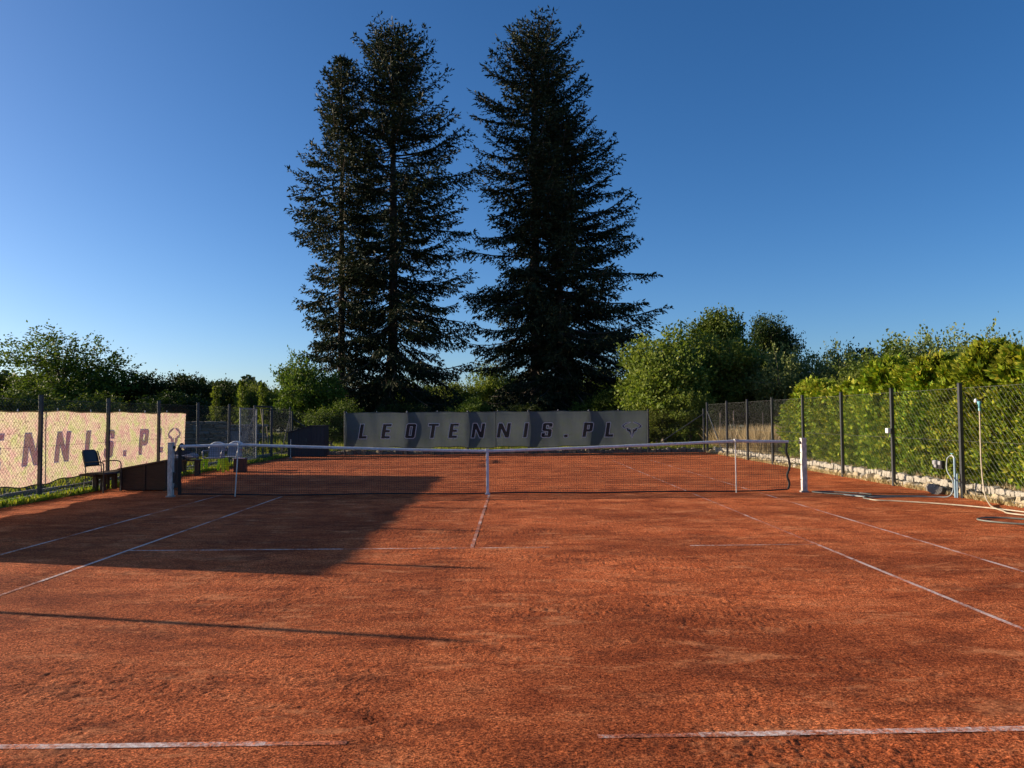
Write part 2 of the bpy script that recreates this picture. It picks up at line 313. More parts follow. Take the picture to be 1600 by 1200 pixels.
def gz(X, Y):
    z = np.full(X.shape, -0.06); z = np.where((X < -8.62), 0.012, z); z = np.where(X > 9.21, 0.17, z); z = np.where((Y > 17.46), 0.01, z); z = np.where(Y > 17.81, 0.15, z); z = np.where((X < -9.32) & (Y <= 17.81), 0.06, z)
    z = np.where(Y > 100, 2.0, z)
    return z
tag(mk('ground', grid_mesh('ground', gx, gy, gz, GRASS_G)), 'rough grassy ground around the clay court', 'ground', kind='structure')

def court_line(x0, y0, x1, y1, wd, mat, label):
    L = math.hypot(x1 - x0, y1 - y0); n = max(2, int(L / 0.06)); dx, dy = (x1 - x0) / L, (y1 - y0) / L; t = np.linspace(0, 1, n)
    rowsx = []; 
    for s in (-0.5, 0, 0.5):
        rowsx.append((x0 + (x1 - x0) * t - dy * wd * s, y0 + (y1 - y0) * t + dx * wd * s))
    X = np.array([r[0] for r in rowsx]); Y = np.array([r[1] for r in rowsx]); Z = clay_smooth(X, Y) + 0.0026
    v = np.stack([X.ravel(), Y.ravel(), Z.ravel()], 1); i = np.arange(2 * (n - 1)); r = i // (n - 1); c = i % (n - 1); a = r * n + c
    q = np.stack([a, a + 1, a + n + 1, a + n], 1)[:, ::-1] if False else np.stack([a, a + n, a + n + 1, a + 1], 1)[:, ::-1]
    o = mk('court_line', np_mesh('court_line', v, q, mat)); tag(o, label, 'court line', 'white tape lines of the clay court', 'structure'); return o
court_line(-0.75, -11.955, -0.36, -11.95, 0.043, LINE_B, 'dusty right end of the left nearest baseline tape')
court_line(-6.0, -11.98, -0.75, -11.955, 0.052, LINE_A, 'nearest white baseline tape at lower left, ribbed and bright')
court_line(0.85, -11.905, 1.35, -11.895, 0.043, LINE_B, 'dusty left end of the right nearest baseline tape')
court_line(1.35, -11.895, 4.2, -11.83, 0.058, LINE_D, 'nearest white baseline tape at lower right, half hidden in clay')
court_line(-4.115, -6.42, -1.55, -6.43, 0.043, LINE_A, 'near service line stretch lying in the banner shadow')
court_line(-1.55, -6.43, 0.9, -6.42, 0.043, LINE_B, 'near service line stretch crossing the foot of the centre line')
court_line(2.6, -6.38, 4.1, -6.36, 0.043, LINE_B, 'faint right end of the near service line')
court_line(-0.02, -6.40, 0.03, -0.15, 0.043, LINE_B, 'centre service line running up to the net strap')
court_line(-4.12, -14.0, -4.12, -0.1, 0.043, LINE_A, 'left singles sideline on the near side of the net')
court_line(4.13, -11.83, 4.13, -6.4, 0.043, LINE_A, 'right singles sideline between near baseline and service line')
court_line(4.13, -6.4, 4.12, -0.1, 0.043, LINE_B, 'right singles sideline between service line and net')
court_line(-5.49, -14.0, -5.49, -2.9, 0.043, LINE_A, 'left doubles sideline crossing the banner shadow')
court_line(-5.49, -2.9, -5.49, 0.5, 0.043, LINE_B, 'faint left doubles sideline end next to the net post')
court_line(5.49, -11.83, 5.49, -3.2, 0.043, LINE_A, 'right doubles sideline at the near right of the court')
court_line(5.49, -3.2, 5.49, -0.1, 0.043, LINE_B, 'faint right doubles sideline near the right net post')
court_line(4.12, 0.2, 4.12, 11.9, 0.043, LINE_B, 'right singles sideline seen through the net')
court_line(5.48, 0.2, 5.48, 11.9, 0.043, LINE_B, 'right doubles sideline seen through the net')

# ------------------------------------------------------------------ tennis net
def band_z(x): return 0.905 + 0.165 * min(1.0, abs(x) / 5.03) ** 1.25 - (0.02 * max(0, abs(x) - 5.03))
net = thing('tennis_net', 'long black tennis net with pale headband stretched across the clay court', 'tennis net')
mbm = MB(); XL, XR = -6.22, 6.08
def bot_z(x): return 0.03 + 0.035 * max(0, (abs(x) - 4.2) / 2) ** 2 + 0.008 * math.sin(x * 2.1)
nv = int((XR - XL) / 0.0455)
for i in range(nv + 1):
    x = XL + (XR - XL) * i / nv; zt = band_z(x) - 0.05; zb = bot_z(x); y = 0.0
    e = max(0, 1 - (XR - x) / 0.18)
    pts = [(x + e * 0.06 * math.sin(6 * k / 4), 0.012 * math.sin(x * 3 + k), zb + (zt - zb) * k / 4) for k in range(5)]
    mbm.tube(pts, 0.0026, 3, False)
nh = 21
for j in range(nh + 1):
    t = j / nh; mbm.tube([(x, 0.012 * math.sin(x * 3 + 4 * t) + 0.0, bot_z(x) + (band_z(x) - 0.05 - bot_z(x)) * t) for x in np.linspace(XL, XR, 60)], 0.0026, 3, False)
for j in range(3):   # doubled top rows
    mbm.tube([(x, 0.02, band_z(x) - 0.07 - 0.045 * j) for x in np.linspace(XL, XR, 40)], 0.0032, 3, False)
tag(mbm.build('net_mesh', CORD, net), kind='stuff')
hb = MB(); xs_ = np.linspace(-6.22, 6.12, 90)
vs = []
for x in xs_:
    zt = band_z(x) + 0.0012 * math.sin(x * 9) ; zz = zt - 0.056
    for (dy, z) in ((-0.013, zz), (-0.016, zt - 0.012), (0, zt), (0.016, zt - 0.012), (0.013, zz)): vs.append((x, dy, z))
hb.add(vs, [(i * 5 + k, (i + 1) * 5 + k, (i + 1) * 5 + (k + 1) % 5, i * 5 + (k + 1) % 5) for i in range(89) for k in range(5)])
hb.build('headband', TAPE, net, True)
b = MB(); b.tube([(-6.36, 0, 1.045), (-6.22, 0, band_z(6.2) - 0.02)], 0.004, 5); b.build('net_cable', GALV, net); b = MB(); b.tube([(6.12, 0, band_z(6.1) - 0.02), (6.36, 0, 1.045)], 0.004, 5); b.build('net_cable', GALV, net)
b = MB(); b.tube([(x, 0.012 * math.sin(x * 3), bot_z(x) - 0.004) for x in np.linspace(XL, XR, 70)], 0.016, 5); b.build('bottom_tape', CORD, net)
b = MB(); b.tube(smooth_pts([(6.09, 0, 0.06), (6.12, 0, 0.18), (6.08, 0, 0.34), (6.13, 0, 0.5), (6.12, 0, 0.66), (6.07, 0, 0.82), (6.09, 0, 1.0)]), 0.024, 6)
b.build('side_tape', CORD, net)
b = MB(); b.box(-6.25, -6.19, -0.012, 0.012, 0.04, 1.0); b.build('side_tape', CORD, net)
b = MB(); b.bevbox(-0.028, 0.028, -0.022, 0.022, 0.02, 0.885, 0.004); b.bevbox(-0.04, 0.04, -0.024, 0.024, 0.87, 0.92, 0.004); b.bevbox(-0.05, 0.05, -0.03, 0.03, 0.0, 0.03, 0.004); b.build('centre_strap', TAPE, net)
def net_post(x, rz, label, crank):
    t = thing('net_post', label, 'net post', (x, 0, 0), rz, 'pair of white net posts')
    b = MB(); b.bevbox(-0.05, 0.05, -0.05, 0.05, 0.0, 1.07, 0.006); b.build('post', WHITE, t)
    b = MB(); b.bevbox(-0.055, 0.055, -0.055, 0.055, 1.071, 1.095, 0.005); b.build('post_cap', WHITE, t)
    b = MB(); b.bevbox(-0.075, 0.075, -0.07, 0.07, -0.01, 0.03, 0.01); b.build('ground_sleeve', CONC, t)
    b = MB(); b.tube([(0.052, 0, 1.0), (0.085, 0, 1.0)], 0.03, 10); b.build('pulley', BLACKP, t)
    if crank:
        b = MB(); b.bevbox(0.053, 0.10, -0.03, 0.03, 0.28, 0.5, 0.006); b.tube([(0.08, -0.03, 0.32), (0.08, -0.07, 0.32), (0.15, -0.07, 0.22)], 0.008, 5); b.build('winch', BLACKP, t)
        b = MB(); b.tube(smooth_pts([(0.06, 0, 0.98), (0.10, -0.03, 0.85), (0.13, -0.04, 0.6), (0.10, -0.03, 0.3), (0.06, 0, 0.15)]), 0.006, 5); b.build('rope', CORD, t)
    else:
        for z in (0.25, 0.55, 0.8): b = MB(); b.tube([(0.051, 0, z), (0.075, 0, z), (0.085, 0, z + 0.02)], 0.007, 5); b.build('net_hook', BLACKP, t)
        b = MB(); b.tube(smooth_pts([(0.06, 0, 0.55), (0.2, 0.0, 0.62), (0.26, 0, 0.66)]), 0.004, 5); b.build('rope', CORD, t); b = MB(); b.tube(smooth_pts([(0.06, 0, 0.8), (0.13, 0.0, 0.7), (0.24, 0, 0.64)]), 0.004, 5); b.build('rope', CORD, t)
    return t
net_post(-6.40, 0, 'left white square net post in front of the dark wooden chest, winch at its side', True)
net_post(6.42, math.pi, 'right white chipped net post towards the thuja hedge', False)
for x, lab in ((-5.03, 'thin white prop stick holding up the net on the left, by the lime chair'), (5.03, 'thin white prop stick holding up the net at its right end')):
    t = thing('net_prop_stick', lab, 'net stick', (x, -0.03, 0), 0, 'pair of white net prop sticks')
    b = MB(); b.tube([(-0.06 if x < 0 else 0, 0, 0.0), (0.0, 0, 1.06)], 0.0125, 8); b.build('stick', STICKM, t); b = MB(); b.bevbox(-0.02, 0.02, -0.012, 0.05, 1.06, 1.085, 0.003); b.build('notched_cap', STICKM, t)

# ------------------------------------------------------------------ fences
def chain(mb, u0, u1, z0, z1, fn, pitch=0.085, r=0.0007):
    """diagonal wires of a chain-link panel between u0..u1, z0..z1; fn(u, z, side) -> point"""
    H = z1 - z0; k = int((u1 - u0 + H) / pitch)
    for s in (0, 1):
        for i in range(1, k + 1):
            a = u0 - H + i * pitch
            lo = max(u0, a); hi = min(u1, a + H)
            if hi - lo < 0.01: continue
            if s == 0: p, q = (lo, z0 + lo - a), (hi, z0 + hi - a)
            else: p, q = (lo, z1 - (lo - a)), (hi, z1 - (hi - a))
            mb.tube([fn(*p, s), fn(*q, s)], r, 3, False)
def fence(name, label, P0, dirv, posts, h, panels, wires_mat, wz, post_side=0.0, braces=(), pitch=0.085, wr=0.0007):
    t = thing(name, label, 'fence', P0); dv = Vector(dirv); nv_ = Vector((-dv.y, dv.x, 0))
    pm = MB(); pm.bevbox(-0.033, 0.033, -0.033, 0.033, -0.05, h, 0.004); pm.bevbox(-0.036, 0.036, -0.036, 0.036, h + 0.001, h + 0.018, 0.006)
    me = pm.mesh('post', POST)
    for u in posts:
        o = mk('post', me, t, loc=dv * u)
    off = nv_ * post_side
    fn = lambda u, z, s: dv * u + off + nv_ * (0.0015 if s else -0.0015) + Vector((0, 0, z))
    mb = MB()
    for (a, c) in panels: chain(mb, a, c, wz[0], wz[1], fn, pitch, wr)
    tag(mb.build('wire_mesh', wires_mat, t), kind='stuff')
    for z in (wz[0] + 0.01, (wz[0] + wz[1]) / 2, wz[1] - 0.01):
        mb = MB()
        for (a, c) in panels: mb.tube([dv * a + off + Vector((0, 0, z)), dv * c + off + Vector((0, 0, z))], 0.0028, 4)
        mb.build('tension_wire', wires_mat, t)
    for (p, q) in braces:
        mb = MB(); mb.tube([p, q], 0.021, 8); mb.build('brace', POST, t)
    return t
FL = [-0.3 + 2.6 * k for k in range(-6, 6)] + [14.75, 17.3]
fence('chain_link_fence', 'left chain-link fence with dark posts running past the cream banner', (-8.86, 0, 0), (0, 1, 0), FL, 2.05, [(-15.9, 12.7), (14.75, 17.3)], WIRE_D, (0.12, 1.98), -0.04,
      [((0, 12.7, 1.7), (0, 10.6, 0.1)), ((0, 17.3, 1.7), (0, 16.0, 0.1))], pitch=0.092, wr=0.0023)
FR = [-1.34 + 2.575 * k for k in range(-3, 7)] + [17.05]
fence('chain_link_fence', 'right chain-link fence with dark posts standing against the thuja hedge', (8.86, 0, 0), (0, 1, 0), FR, 2.12, [(-9.0, 17.05)], WIRE, (0.06, 2.05), -0.04,
      [((0, 17.0, 1.75), (0, 14.7, 0.1))], pitch=0.12, wr=0.0009)
FBX = [-6.55, -3.9, -1.3, 1.3, 3.9, 6.42]
fence('chain_link_fence', 'far chain-link fence behind the dark grey banner, braced at both corners', (0, 17.4, 0), (1, 0, 0), [-8.80] + FBX + [8.80], 1.86, [(-8.8, 8.8)], WIRE_D, (0.1, 1.8), 0.04,
      [((-8.8, 0, 1.6), (-6.75, 0, 0.2)), ((8.8, 0, 1.65), (6.65, 0, 0.25))])
for x, lab in ((-2.15, 'first'), (0.9, 'second')): pass
# gate
g = thing('court_gate', 'open light grey mesh gate in a dark frame on the left fence', 'gate', (-8.86, 12.7, 0))
b = MB(); b.bevbox(-0.03, 0.03, 0.04, 2.01, 2.0, 2.06, 0.005); b.build('lintel', POST, g)
b = MB()
for (u0, u1, z0, z1) in ((-1.80, -1.76, 0.12, 1.94), (-0.08, -0.04, 0.12, 1.94)): b.bevbox(0.06, 0.10, u0, u1, z0, z1, 0.004)
for z in (0.12, 1.905): b.bevbox(0.061, 0.099, -1.76, -0.08, z, z + 0.035, 0.004)
b.build('leaf_frame', GALV, g)
b = MB(); chain(b, -1.76, -0.08, 0.15, 1.9, lambda u, z, s: Vector((0.08 + 0.0015 * s, u, z)), 0.072, 0.0014); tag(b.build('leaf_mesh', GALV, g), kind='stuff')
b = MB(); b.bevbox(-0.02, 0.02, 0.95, 0.99, 0.1, 1.94, 0.004); b.bevbox(-0.02, 0.02, 1.9, 1.94, 0.1, 1.94, 0.004); b.bevbox(-0.02, 0.02, 0.99, 1.9, 1.9, 1.939, 0.004); b.bevbox(-0.02, 0.02, 0.99, 1.9, 0.101, 0.14, 0.004); b.build('closed_leaf_frame', POST, g)
b = MB(); chain(b, 0.99, 1.9, 0.14, 1.9, lambda u, z, s: Vector((0.0015 * s, u, z)), 0.072, 0.0013); tag(b.build('closed_leaf_mesh', WIRE_D, g), kind='stuff')
b = MB(); b.bevbox(0.10, 0.13, -1.79, -1.77, 1.0, 1.12, 0.004); b.tube([(0.12, -1.78, 1.06), (0.17, -1.78, 1.06), (0.17, -1.68, 1.06)], 0.009, 5); b.build('handle', BLACKP, g)

# ------------------------------------------------------------------ banners
GL = {
 'L': (0.40, [[(0, 0), (.40, 0), (.40, .2), (.19, .2), (.19, 1), (0, 1)]]),
 'E': (0.42, [[(0, 0), (.42, 0), (.42, .18), (.19, .18), (.19, .41), (.38, .41), (.38, .59), (.19, .59), (.19, .82), (.42, .82), (.42, 1), (0, 1)]]),
 'O': (0.48, [[(.07, 0), (.41, 0), (.48, .08), (.48, .92), (.41, 1), (.07, 1), (0, .92), (0, .08)], [(.19, .2), (.19, .8), (.29, .8), (.29, .2)]]),
 'T': (0.50, [[(.155, 0), (.345, 0), (.345, .82), (.5, .82), (.5, 1), (0, 1), (0, .82), (.155, .82)]]),
 'N': (0.60, [[(0, 0), (.18, 0), (.18, .56), (.41, 0), (.6, 0), (.6, 1), (.42, 1), (.42, .44), (.19, 1), (0, 1)]]),
 'I': (0.19, [[(0, 0), (.19, 0), (.19, 1), (0, 1)]]),
 'S': (0.48, [[(.07, 0), (.41, 0), (.48, .08), (.48, .5), (.42, .58), (.19, .62), (.19, .82), (.29, .82), (.29, .7), (.48, .7), (.48, .92), (.41, 1), (.07, 1), (0, .92), (0, .5), (.06, .43), (.29, .39), (.29, .18), (.19, .18), (.19, .32), (0, .32), (0, .08)]]),
 '.': (0.20, [[(0, 0), (.2, 0), (.2, .2), (0, .2)]]),
 'P': (0.46, [[(0, 0), (.19, 0), (.19, .36), (.39, .36), (.46, .44), (.46, .92), (.39, 1), (0, 1)], [(.19, .54), (.19, .82), (.28, .82), (.28, .54)]]),
}
BULL = [(-.05, .69), (-.16, .685), (-.31, .63), (-.44, .52), (-.35, .42), (-.24, .40), (-.22, .31), (-.11, .24), (-.012, .0), (-.012, .10), (-.05, .38), (-.07, .40), (-.13, .37), (-.16, .43), (-.31, .47), (-.345, .53), (-.25, .60), (-.13, .645)]
WORD = [('L', -5.63), ('E', -4.66), ('O', -3.63), ('T', -2.68), ('E', -1.80), ('N', -0.75), ('N', 0.34), ('I', 1.28), ('S', 2.18), ('.', 3.02), ('P', 3.93), ('L', 4.86)]
def densify(c, step):
    out = []
    for i in range(len(c)):
        a = Vector(c[i]).to_3d() if False else Vector((*c[i], 0)); d = Vector((*c[(i + 1) % len(c)], 0)); n = max(1, int((d - a).length / step))
        for k in range(n): q = a.lerp(d, k / n); out.append((q.x, q.y))
    return out
def banner(name, label, fn, L, z0, z1, fab, ink, edge, nu=260, nz=14, seam=None, eyelets=True, roof=None):
    """fn(u, z, off) -> world point on the hanging cloth, off = distance proud of its front"""
    t = thing(name, label, 'banner')
    us = np.linspace(-L / 2, L / 2, nu + 1); mb = MB(); vs = []
    def zb(u): return z0 + 0.03 * math.sin(u * 2.4) + 0.015 * math.sin(u * 7)
    def zt(u): return z1 + 0.012 * math.sin(u * 2.4 + 1) + 0.008 * math.sin(u * 5.3)
    for u in us:
        for k in range(nz + 1): vs.append(fn(u, zb(u) + (zt(u) - zb(u)) * k / nz, 0))
    fs = [(i * (nz + 1) + k, (i + 1) * (nz + 1) + k, (i + 1) * (nz + 1) + k + 1, i * (nz + 1) + k + 1) for i in range(nu) for k in range(nz)]
    mb.add(vs, fs); o = mb.build('cloth', fab, t, True)
    uv = o.data.uv_layers.new(name='UVMap'); k_ = nz + 1; arr = []
    for f in fs:
        for i in f: arr += [float(us[i // k_]), 1.6 * (i % k_) / nz]
    uv.data.foreach_set('uv', arr)
    h = MB(); h.tube([fn(u, zt(u), 0) for u in us[::2]], 0.011, 5); h.build('top_hem', fab if not roof else fab, t)
    h = MB(); h.tube([fn(u, zb(u), 0.0) for u in us[::2]], 0.012, 5); h.build('bottom_hem', CORD, t)
    H = 0.63
    def flat(cont, nm):
        loops = [densify(c, 0.05) for c in cont]
        polys = [[Vector((x, y, 0)) for x, y in c] for c in loops]; tri = tessellate_polygon(polys); flatv = [p for c in loops for p in c]
        m_ = MB(); m_.add([fn(x, y, 0.006) for x, y in flatv], [tuple(f) for f in tri]); lo = m_.build(nm, ink, t)
        for c in loops:
            e = MB()
            c3 = [Vector(fn(x, y, 0.010)) for x, y in c]; n = len(c)
            for i in range(n):
                (x0, y0), (x1, y1) = c[i], c[(i + 1) % n]; dx, dy = x1 - x0, y1 - y0; l = math.hypot(dx, dy) or 1; nx, ny = -dy / l * 0.014, dx / l * 0.014; ex, ey = dx / l * 0.008, dy / l * 0.008
                e.add([fn(x0 - nx - ex, y0 - ny - ey, 0.010), fn(x1 - nx + ex, y1 - ny + ey, 0.010), fn(x1 + nx + ex, y1 + ny + ey, 0.010), fn(x0 + nx - ex, y0 + ny - ey, 0.010)], [(0, 1, 2, 3)])
            e.build('letter_outline' if nm == 'letter' else 'emblem_outline', edge, lo)
    for ch, u in WORD:
        wd, cont = GL[ch]; flat([[(u - wd / 2 * 0.9 + (x * 0.9 + 0.10 * (y - .5)), 0.69 + y * H) for x, y in c] for c in cont], 'letter')
    for s in (1, -1):
        c = [(5.80 + s * x, 0.66 + y * 0.95) for x, y in BULL]; flat([c if s == 1 else c[::-1]], 'emblem')
    if seam is not None:
        m_ = MB(); m_.tube([fn(seam, z0 + (z1 - z0) * k / 10, 0.008) for k in range(11)], 0.010, 4); m_.build('seam', ink, t)
    m_ = MB()
    for u in np.arange(-L / 2 + 0.1, L / 2, 1.29):
        p = Vector(fn(u, zt(u) + 0.01, 0.0)); m_ = MB(); m_.tube([p, p + Vector((0, 0.0, 0.05))], 0.012, 5); m_.build('cable_tie', TAPE, t)
    return t
def fn_back(u, z, off):
    # tied to the posts, bellying towards the court between them, more at half height
    ph = min(abs(u - p) for p in FBX); q = min(1, ph / 1.3); tz = (z - 0.3) / 1.5
    bel = 0.10 * math.sin(math.pi * min(1, q) / 2) ** 1.2 * max(0, math.sin(math.pi * max(0, min(1, tz)))) ** 0.7
    wr = 0.006 * math.sin(u * 9 + z * 2) * q
    y = 17.4 - 0.045 - bel - wr - off
    return (u - 0.10, y, z)
banner('windbreak_banner', 'dark grey LEOTENNIS.PL windbreak banner hanging on the far fence', fn_back, 12.95, 0.30, 1.80, FAB_BACK, INK_BACK, OUT_BACK, seam=0.0)
def fn_left(u, z, off):
    y = 0.29 + u; q = math.sin(math.pi * ((y + 0.3) / 2.6)) ** 2; tz = max(0, min(1, (z - 0.25) / 1.5))
    x = -8.86 - 0.06 - 0.05 * q * math.sin(math.pi * tz) + 0.006 * math.sin(y * 8 + z * 3) + off
    return (x, y, z + 0.012 * math.sin(y * 1.2) * (1 - tz))
banner('windbreak_banner', 'sunlit cream LEOTENNIS.PL windbreak banner glowing on the left fence', fn_left, 12.95, 0.31, 1.74, FAB_LEFT, INK_LEFT, OUT_LEFT, roof=1)
t = thing('metal_stake', 'thin dark stake behind the cream banner beside the nearest visible left post', 'stake', (-9.06, 0.02, 0)); b = MB(); b.tube([(0, 0, 0), (0, 0, 1.72)], 0.02, 6); b.build('rod', POST, t); b = MB(); b.tube([(0, 0, 1.72), (0, 0, 1.75)], 0.026, 6); b.build('cap', POST, t)

# ------------------------------------------------------------------ edging stones
def rough_stone(seed, j=0.2):
    r = np.random.default_rng(seed); mb = MB(); n = 3; idx = {}; vs = []; fs = []
    def vid(i, k, l):
        if (i, k, l) not in idx:
            p = Vector((i / 2 * 2 - 1, k / 2 * 2 - 1, l / 2 * 2 - 1)); q = p.normalized() * 1.12 if p.length else p; p = p.lerp(q, 0.42)
            p += Vector(r.uniform(-j, j, 3)); idx[(i, k, l)] = len(vs); vs.append(p * 0.5)
        return idx[(i, k, l)]
    for a in range(2):
        for c in range(2):
            for s in (0, 2):
                f = [vid(s, a, c), vid(s, a + 1, c), vid(s, a + 1, c + 1), vid(s, a, c + 1)]; fs.append(tuple(f if s else f[::-1]))
                f = [vid(a, s, c), vid(a, s, c + 1), vid(a + 1, s, c + 1), vid(a + 1, s, c)]; fs.append(tuple(f if s else f[::-1]))
                f = [vid(a, c, s), vid(a + 1, c, s), vid(a + 1, c + 1, s), vid(a, c + 1, s)]; fs.append(tuple(f if s else f[::-1]))
    mb.add(vs, fs); return mb
def stone_row(parent, nm, mats, p0, p1, step, size, jit, seed, z):
    r = random.Random(seed); mes = [rough_stone(seed + k).mesh(nm, mats[k % len(mats)]) for k in range(5)]; P0, P1 = Vector(p0), Vector(p1); L = (P1 - P0).length; d = (P1 - P0) / L; s = 0; n = 0
    ang = math.atan2(d.y, d.x)
    while s < L:
        w_ = step * r.uniform(0.75, 1.3); o = mk(nm, r.choice(mes), parent); c = P0 + d * (s + w_ / 2)
        hh = size[1] * r.uniform(1 - jit, 1 + jit); o.location = (c.x + r.uniform(-.015, .015), c.y, z + hh / 2 * 0.85); o.scale = (w_ * 1.0, size[0] * r.uniform(0.85, 1.15), hh); o.rotation_euler = (r.uniform(-jit, jit) * .5, r.uniform(-jit, jit) * .5, ang + r.uniform(-jit, jit)); s += w_; n += 1
e = thing('stone_edging', 'pale limestone edging along the foot of the right fence and hedge', 'stone edging')
stone_row(e, 'stone', [STONE_W, STONE_W, STONE_K], (9.04, -4.2, 0), (9.04, 17.0, 0), 0.19, (0.19, 0.15), 0.42, 40, -0.03)
stone_row(e, 'kerb_block', [STONE_K], (9.14, -4.2, 0), (9.14, 17.0, 0), 0.135, (0.12, 0.13), 0.22, 60, 0.125)
e = thing('stone_edging', 'dark rough stone edging below the far grey banner', 'stone edging')
stone_row(e, 'stone', [STONE_D, STONE_D, STONE_W], (-8.0, 17.66, 0), (9.0, 17.66, 0), 0.21, (0.2, 0.2), 0.35, 80, -0.02)
e = thing('concrete_kerb', 'weedy concrete kerb at the foot of the left fence', 'kerb')
cm = MB(); cm.bevbox(-0.03, 0.03, -0.495, 0.495, -0.04, 0.11, 0.008); cme = cm.mesh('kerb_slab', CONC)
for k in range(24):
    o = mk('kerb_slab', cme, e, loc=(-8.985 + random.uniform(-.01, .01), -6.0 + k, random.uniform(-.02, .01)))
    o = mk('kerb_slab', cme, e, loc=(-9.3 + random.uniform(-.01, .01), -6.2 + k, 0.04 + random.uniform(-.02, .01)))

# ------------------------------------------------------------------ furniture on the left
# armchair
t = thing('garden_armchair', 'black tubular armchair with dark backrest standing at the left court edge', 'chair', (-8.36, 1.12, 0.01), R(-101))
# local: faces +y, width along x
for s in (-1, 1):
    b = MB(); b.tube(smooth_pts([(0.27 * s, 0.24, 0), (0.27 * s, 0.24, 0.40), (0.27 * s, 0.235, 0.60), (0.27 * s, 0.17, 0.655), (0.27 * s, 0.0, 0.66), (0.27 * s, -0.22, 0.645)], 6), 0.0125, 8); b.build('arm_leg', BLACKM, t)
    b = MB(); b.tube(smooth_pts([(0.25 * s, -0.26, 0), (0.24 * s, -0.22, 0.4), (0.235 * s, -0.24, 0.62), (0.22 * s, -0.31, 0.88)], 5), 0.012, 8); b.build('back_leg', BLACKM, t)
b = MB()
for s in (-1, 1): b.tube([(0.255 * s, 0.24, 0.40), (0.235 * s, -0.22, 0.39)], 0.011, 6)
b.tube([(-0.26, 0.24, 0.40), (0.26, 0.24, 0.40)], 0.011, 6); b.tube([(-0.24, -0.22, 0.39), (0.24, -0.22, 0.39)], 0.011, 6); b.build('seat_frame', BLACKM, t)
b = MB(); b.bevbox(-0.23, 0.23, -0.21, 0.235, 0.405, 0.425, 0.006); b.build('seat', BLACKP, t)
b = MB(); vs = []; fs = []
for k in range(9):
    z = 0.55 + 0.36 * k / 8; wd = 0.225 - 0.02 * max(0, (k - 6)) ** 2 * 0.7
    for i in range(9):
        x = -wd + 2 * wd * i / 8; vs.append((x, -0.245 - 0.09 * k / 8 - 0.03 * (1 - (x / 0.23) ** 2), z))
vs2 = [(x, y - 0.014, z) for x, y, z in vs]; n = len(vs)
for k in range(8):
    for i in range(8):
        a = k * 9 + i; fs += [(a, a + 1, a + 10, a + 9), (n + a, n + a + 9, n + a + 10, n + a + 1)]
for i in range(8): fs += [(i, n + i, n + i + 1, i + 1), (72 + i, 72 + i + 1, n + 73 + i, n + 72 + i)]
for k in range(8): fs += [(k * 9, k * 9 + 9, n + k * 9 + 9, n + k * 9), (k * 9 + 8, n + k * 9 + 8, n + k * 9 + 17, k * 9 + 17)]
b.add(vs + vs2, fs); b.build('backrest', BLACKP, t, True)
# low bench
def bench(label, loc, rz, L, W, H, legs, nplank=2, mat=DWOOD, group=None):
    t = thing('wooden_bench', label, 'bench', loc, rz, group)
    for k in range(nplank):
        b = MB(); a = -W / 2 + k * W / nplank; b.bevbox(-L / 2, L / 2, a + 0.004, a + W / nplank - 0.004, H - 0.045, H, 0.005); b.build('seat_plank', mat, t)
    for x in legs:
        b = MB(); b.bevbox(x - 0.05, x + 0.05, -W / 2 + 0.03, -W / 2 + 0.12, 0, H - 0.046, 0.006); b.build('leg', mat, t)
        b = MB(); b.bevbox(x - 0.05, x + 0.05, W / 2 - 0.12, W / 2 - 0.03, 0, H - 0.046, 0.006); b.build('leg', mat, t)
        b = MB(); b.bevbox(x - 0.035, x + 0.035, -W / 2 + 0.12, W / 2 - 0.12, H - 0.14, H - 0.06, 0.004); b.build('crossbar', mat, t)
    return t
bench('low dark wooden bench between the black armchair and the long wooden chest', (-8.50, 1.85, 0.02), R(88), 2.1, 0.32, 0.40, (-0.55, -0.1, 0.8))
# chest with a lid that slopes up towards the court
t = thing('wooden_chest', 'dark brown wooden chest with sloping lid just left of the net post', 'chest', (-7.60, 1.72, 0.0), R(-5))
CW, CD = 0.52, 0.30
def lidz(x): return 0.555 + 0.09 * x / CW
def wedge(b, x0, x1, y0, y1, z0, f, th=None):
    z = [f(x0), f(x1)]; lo = (lambda k: z0) if th is None else (lambda k: z[k] - th)
    b.add([(x0, y0, lo(0)), (x1, y0, lo(1)), (x1, y1, lo(1)), (x0, y1, lo(0)), (x0, y0, z[0]), (x1, y0, z[1]), (x1, y1, z[1]), (x0, y1, z[0])], [(0, 3, 2, 1), (4, 5, 6, 7), (0, 1, 5, 4), (1, 2, 6, 5), (2, 3, 7, 6), (3, 0, 4, 7)])
for k in range(2):
    x0, x1 = ((-CW, 0.02), (0.026, CW))[k]
    b = MB(); wedge(b, x0, x1, -CD, -CD + 0.024, 0.02, lidz); b.build('front_panel', DWOOD, t)
    b = MB(); wedge(b, x0, x1, CD - 0.024, CD, 0.02, lidz); b.build('back_panel', DWOOD, t)
for x in (-CW, CW - 0.024): b = MB(); wedge(b, x, x + 0.024, -CD + 0.026, CD - 0.026, 0.02, lidz); b.build('side_panel', DWOOD, t)
for x in (-CW - 0.01, 0.0, CW - 0.05): b = MB(); wedge(b, x, x + 0.06, -CD - 0.022, -CD - 0.002, 0.0, lidz); b.build('batten', DWOOD, t)
for k in range(3):
    b = MB(); y0 = -CD - 0.05 + k * 0.234; wedge(b, -CW - 0.05, CW + 0.05, y0, y0 + 0.228, 0, lambda x: lidz(x) + 0.034, 0.03); b.build('lid_board', TOPW, t)
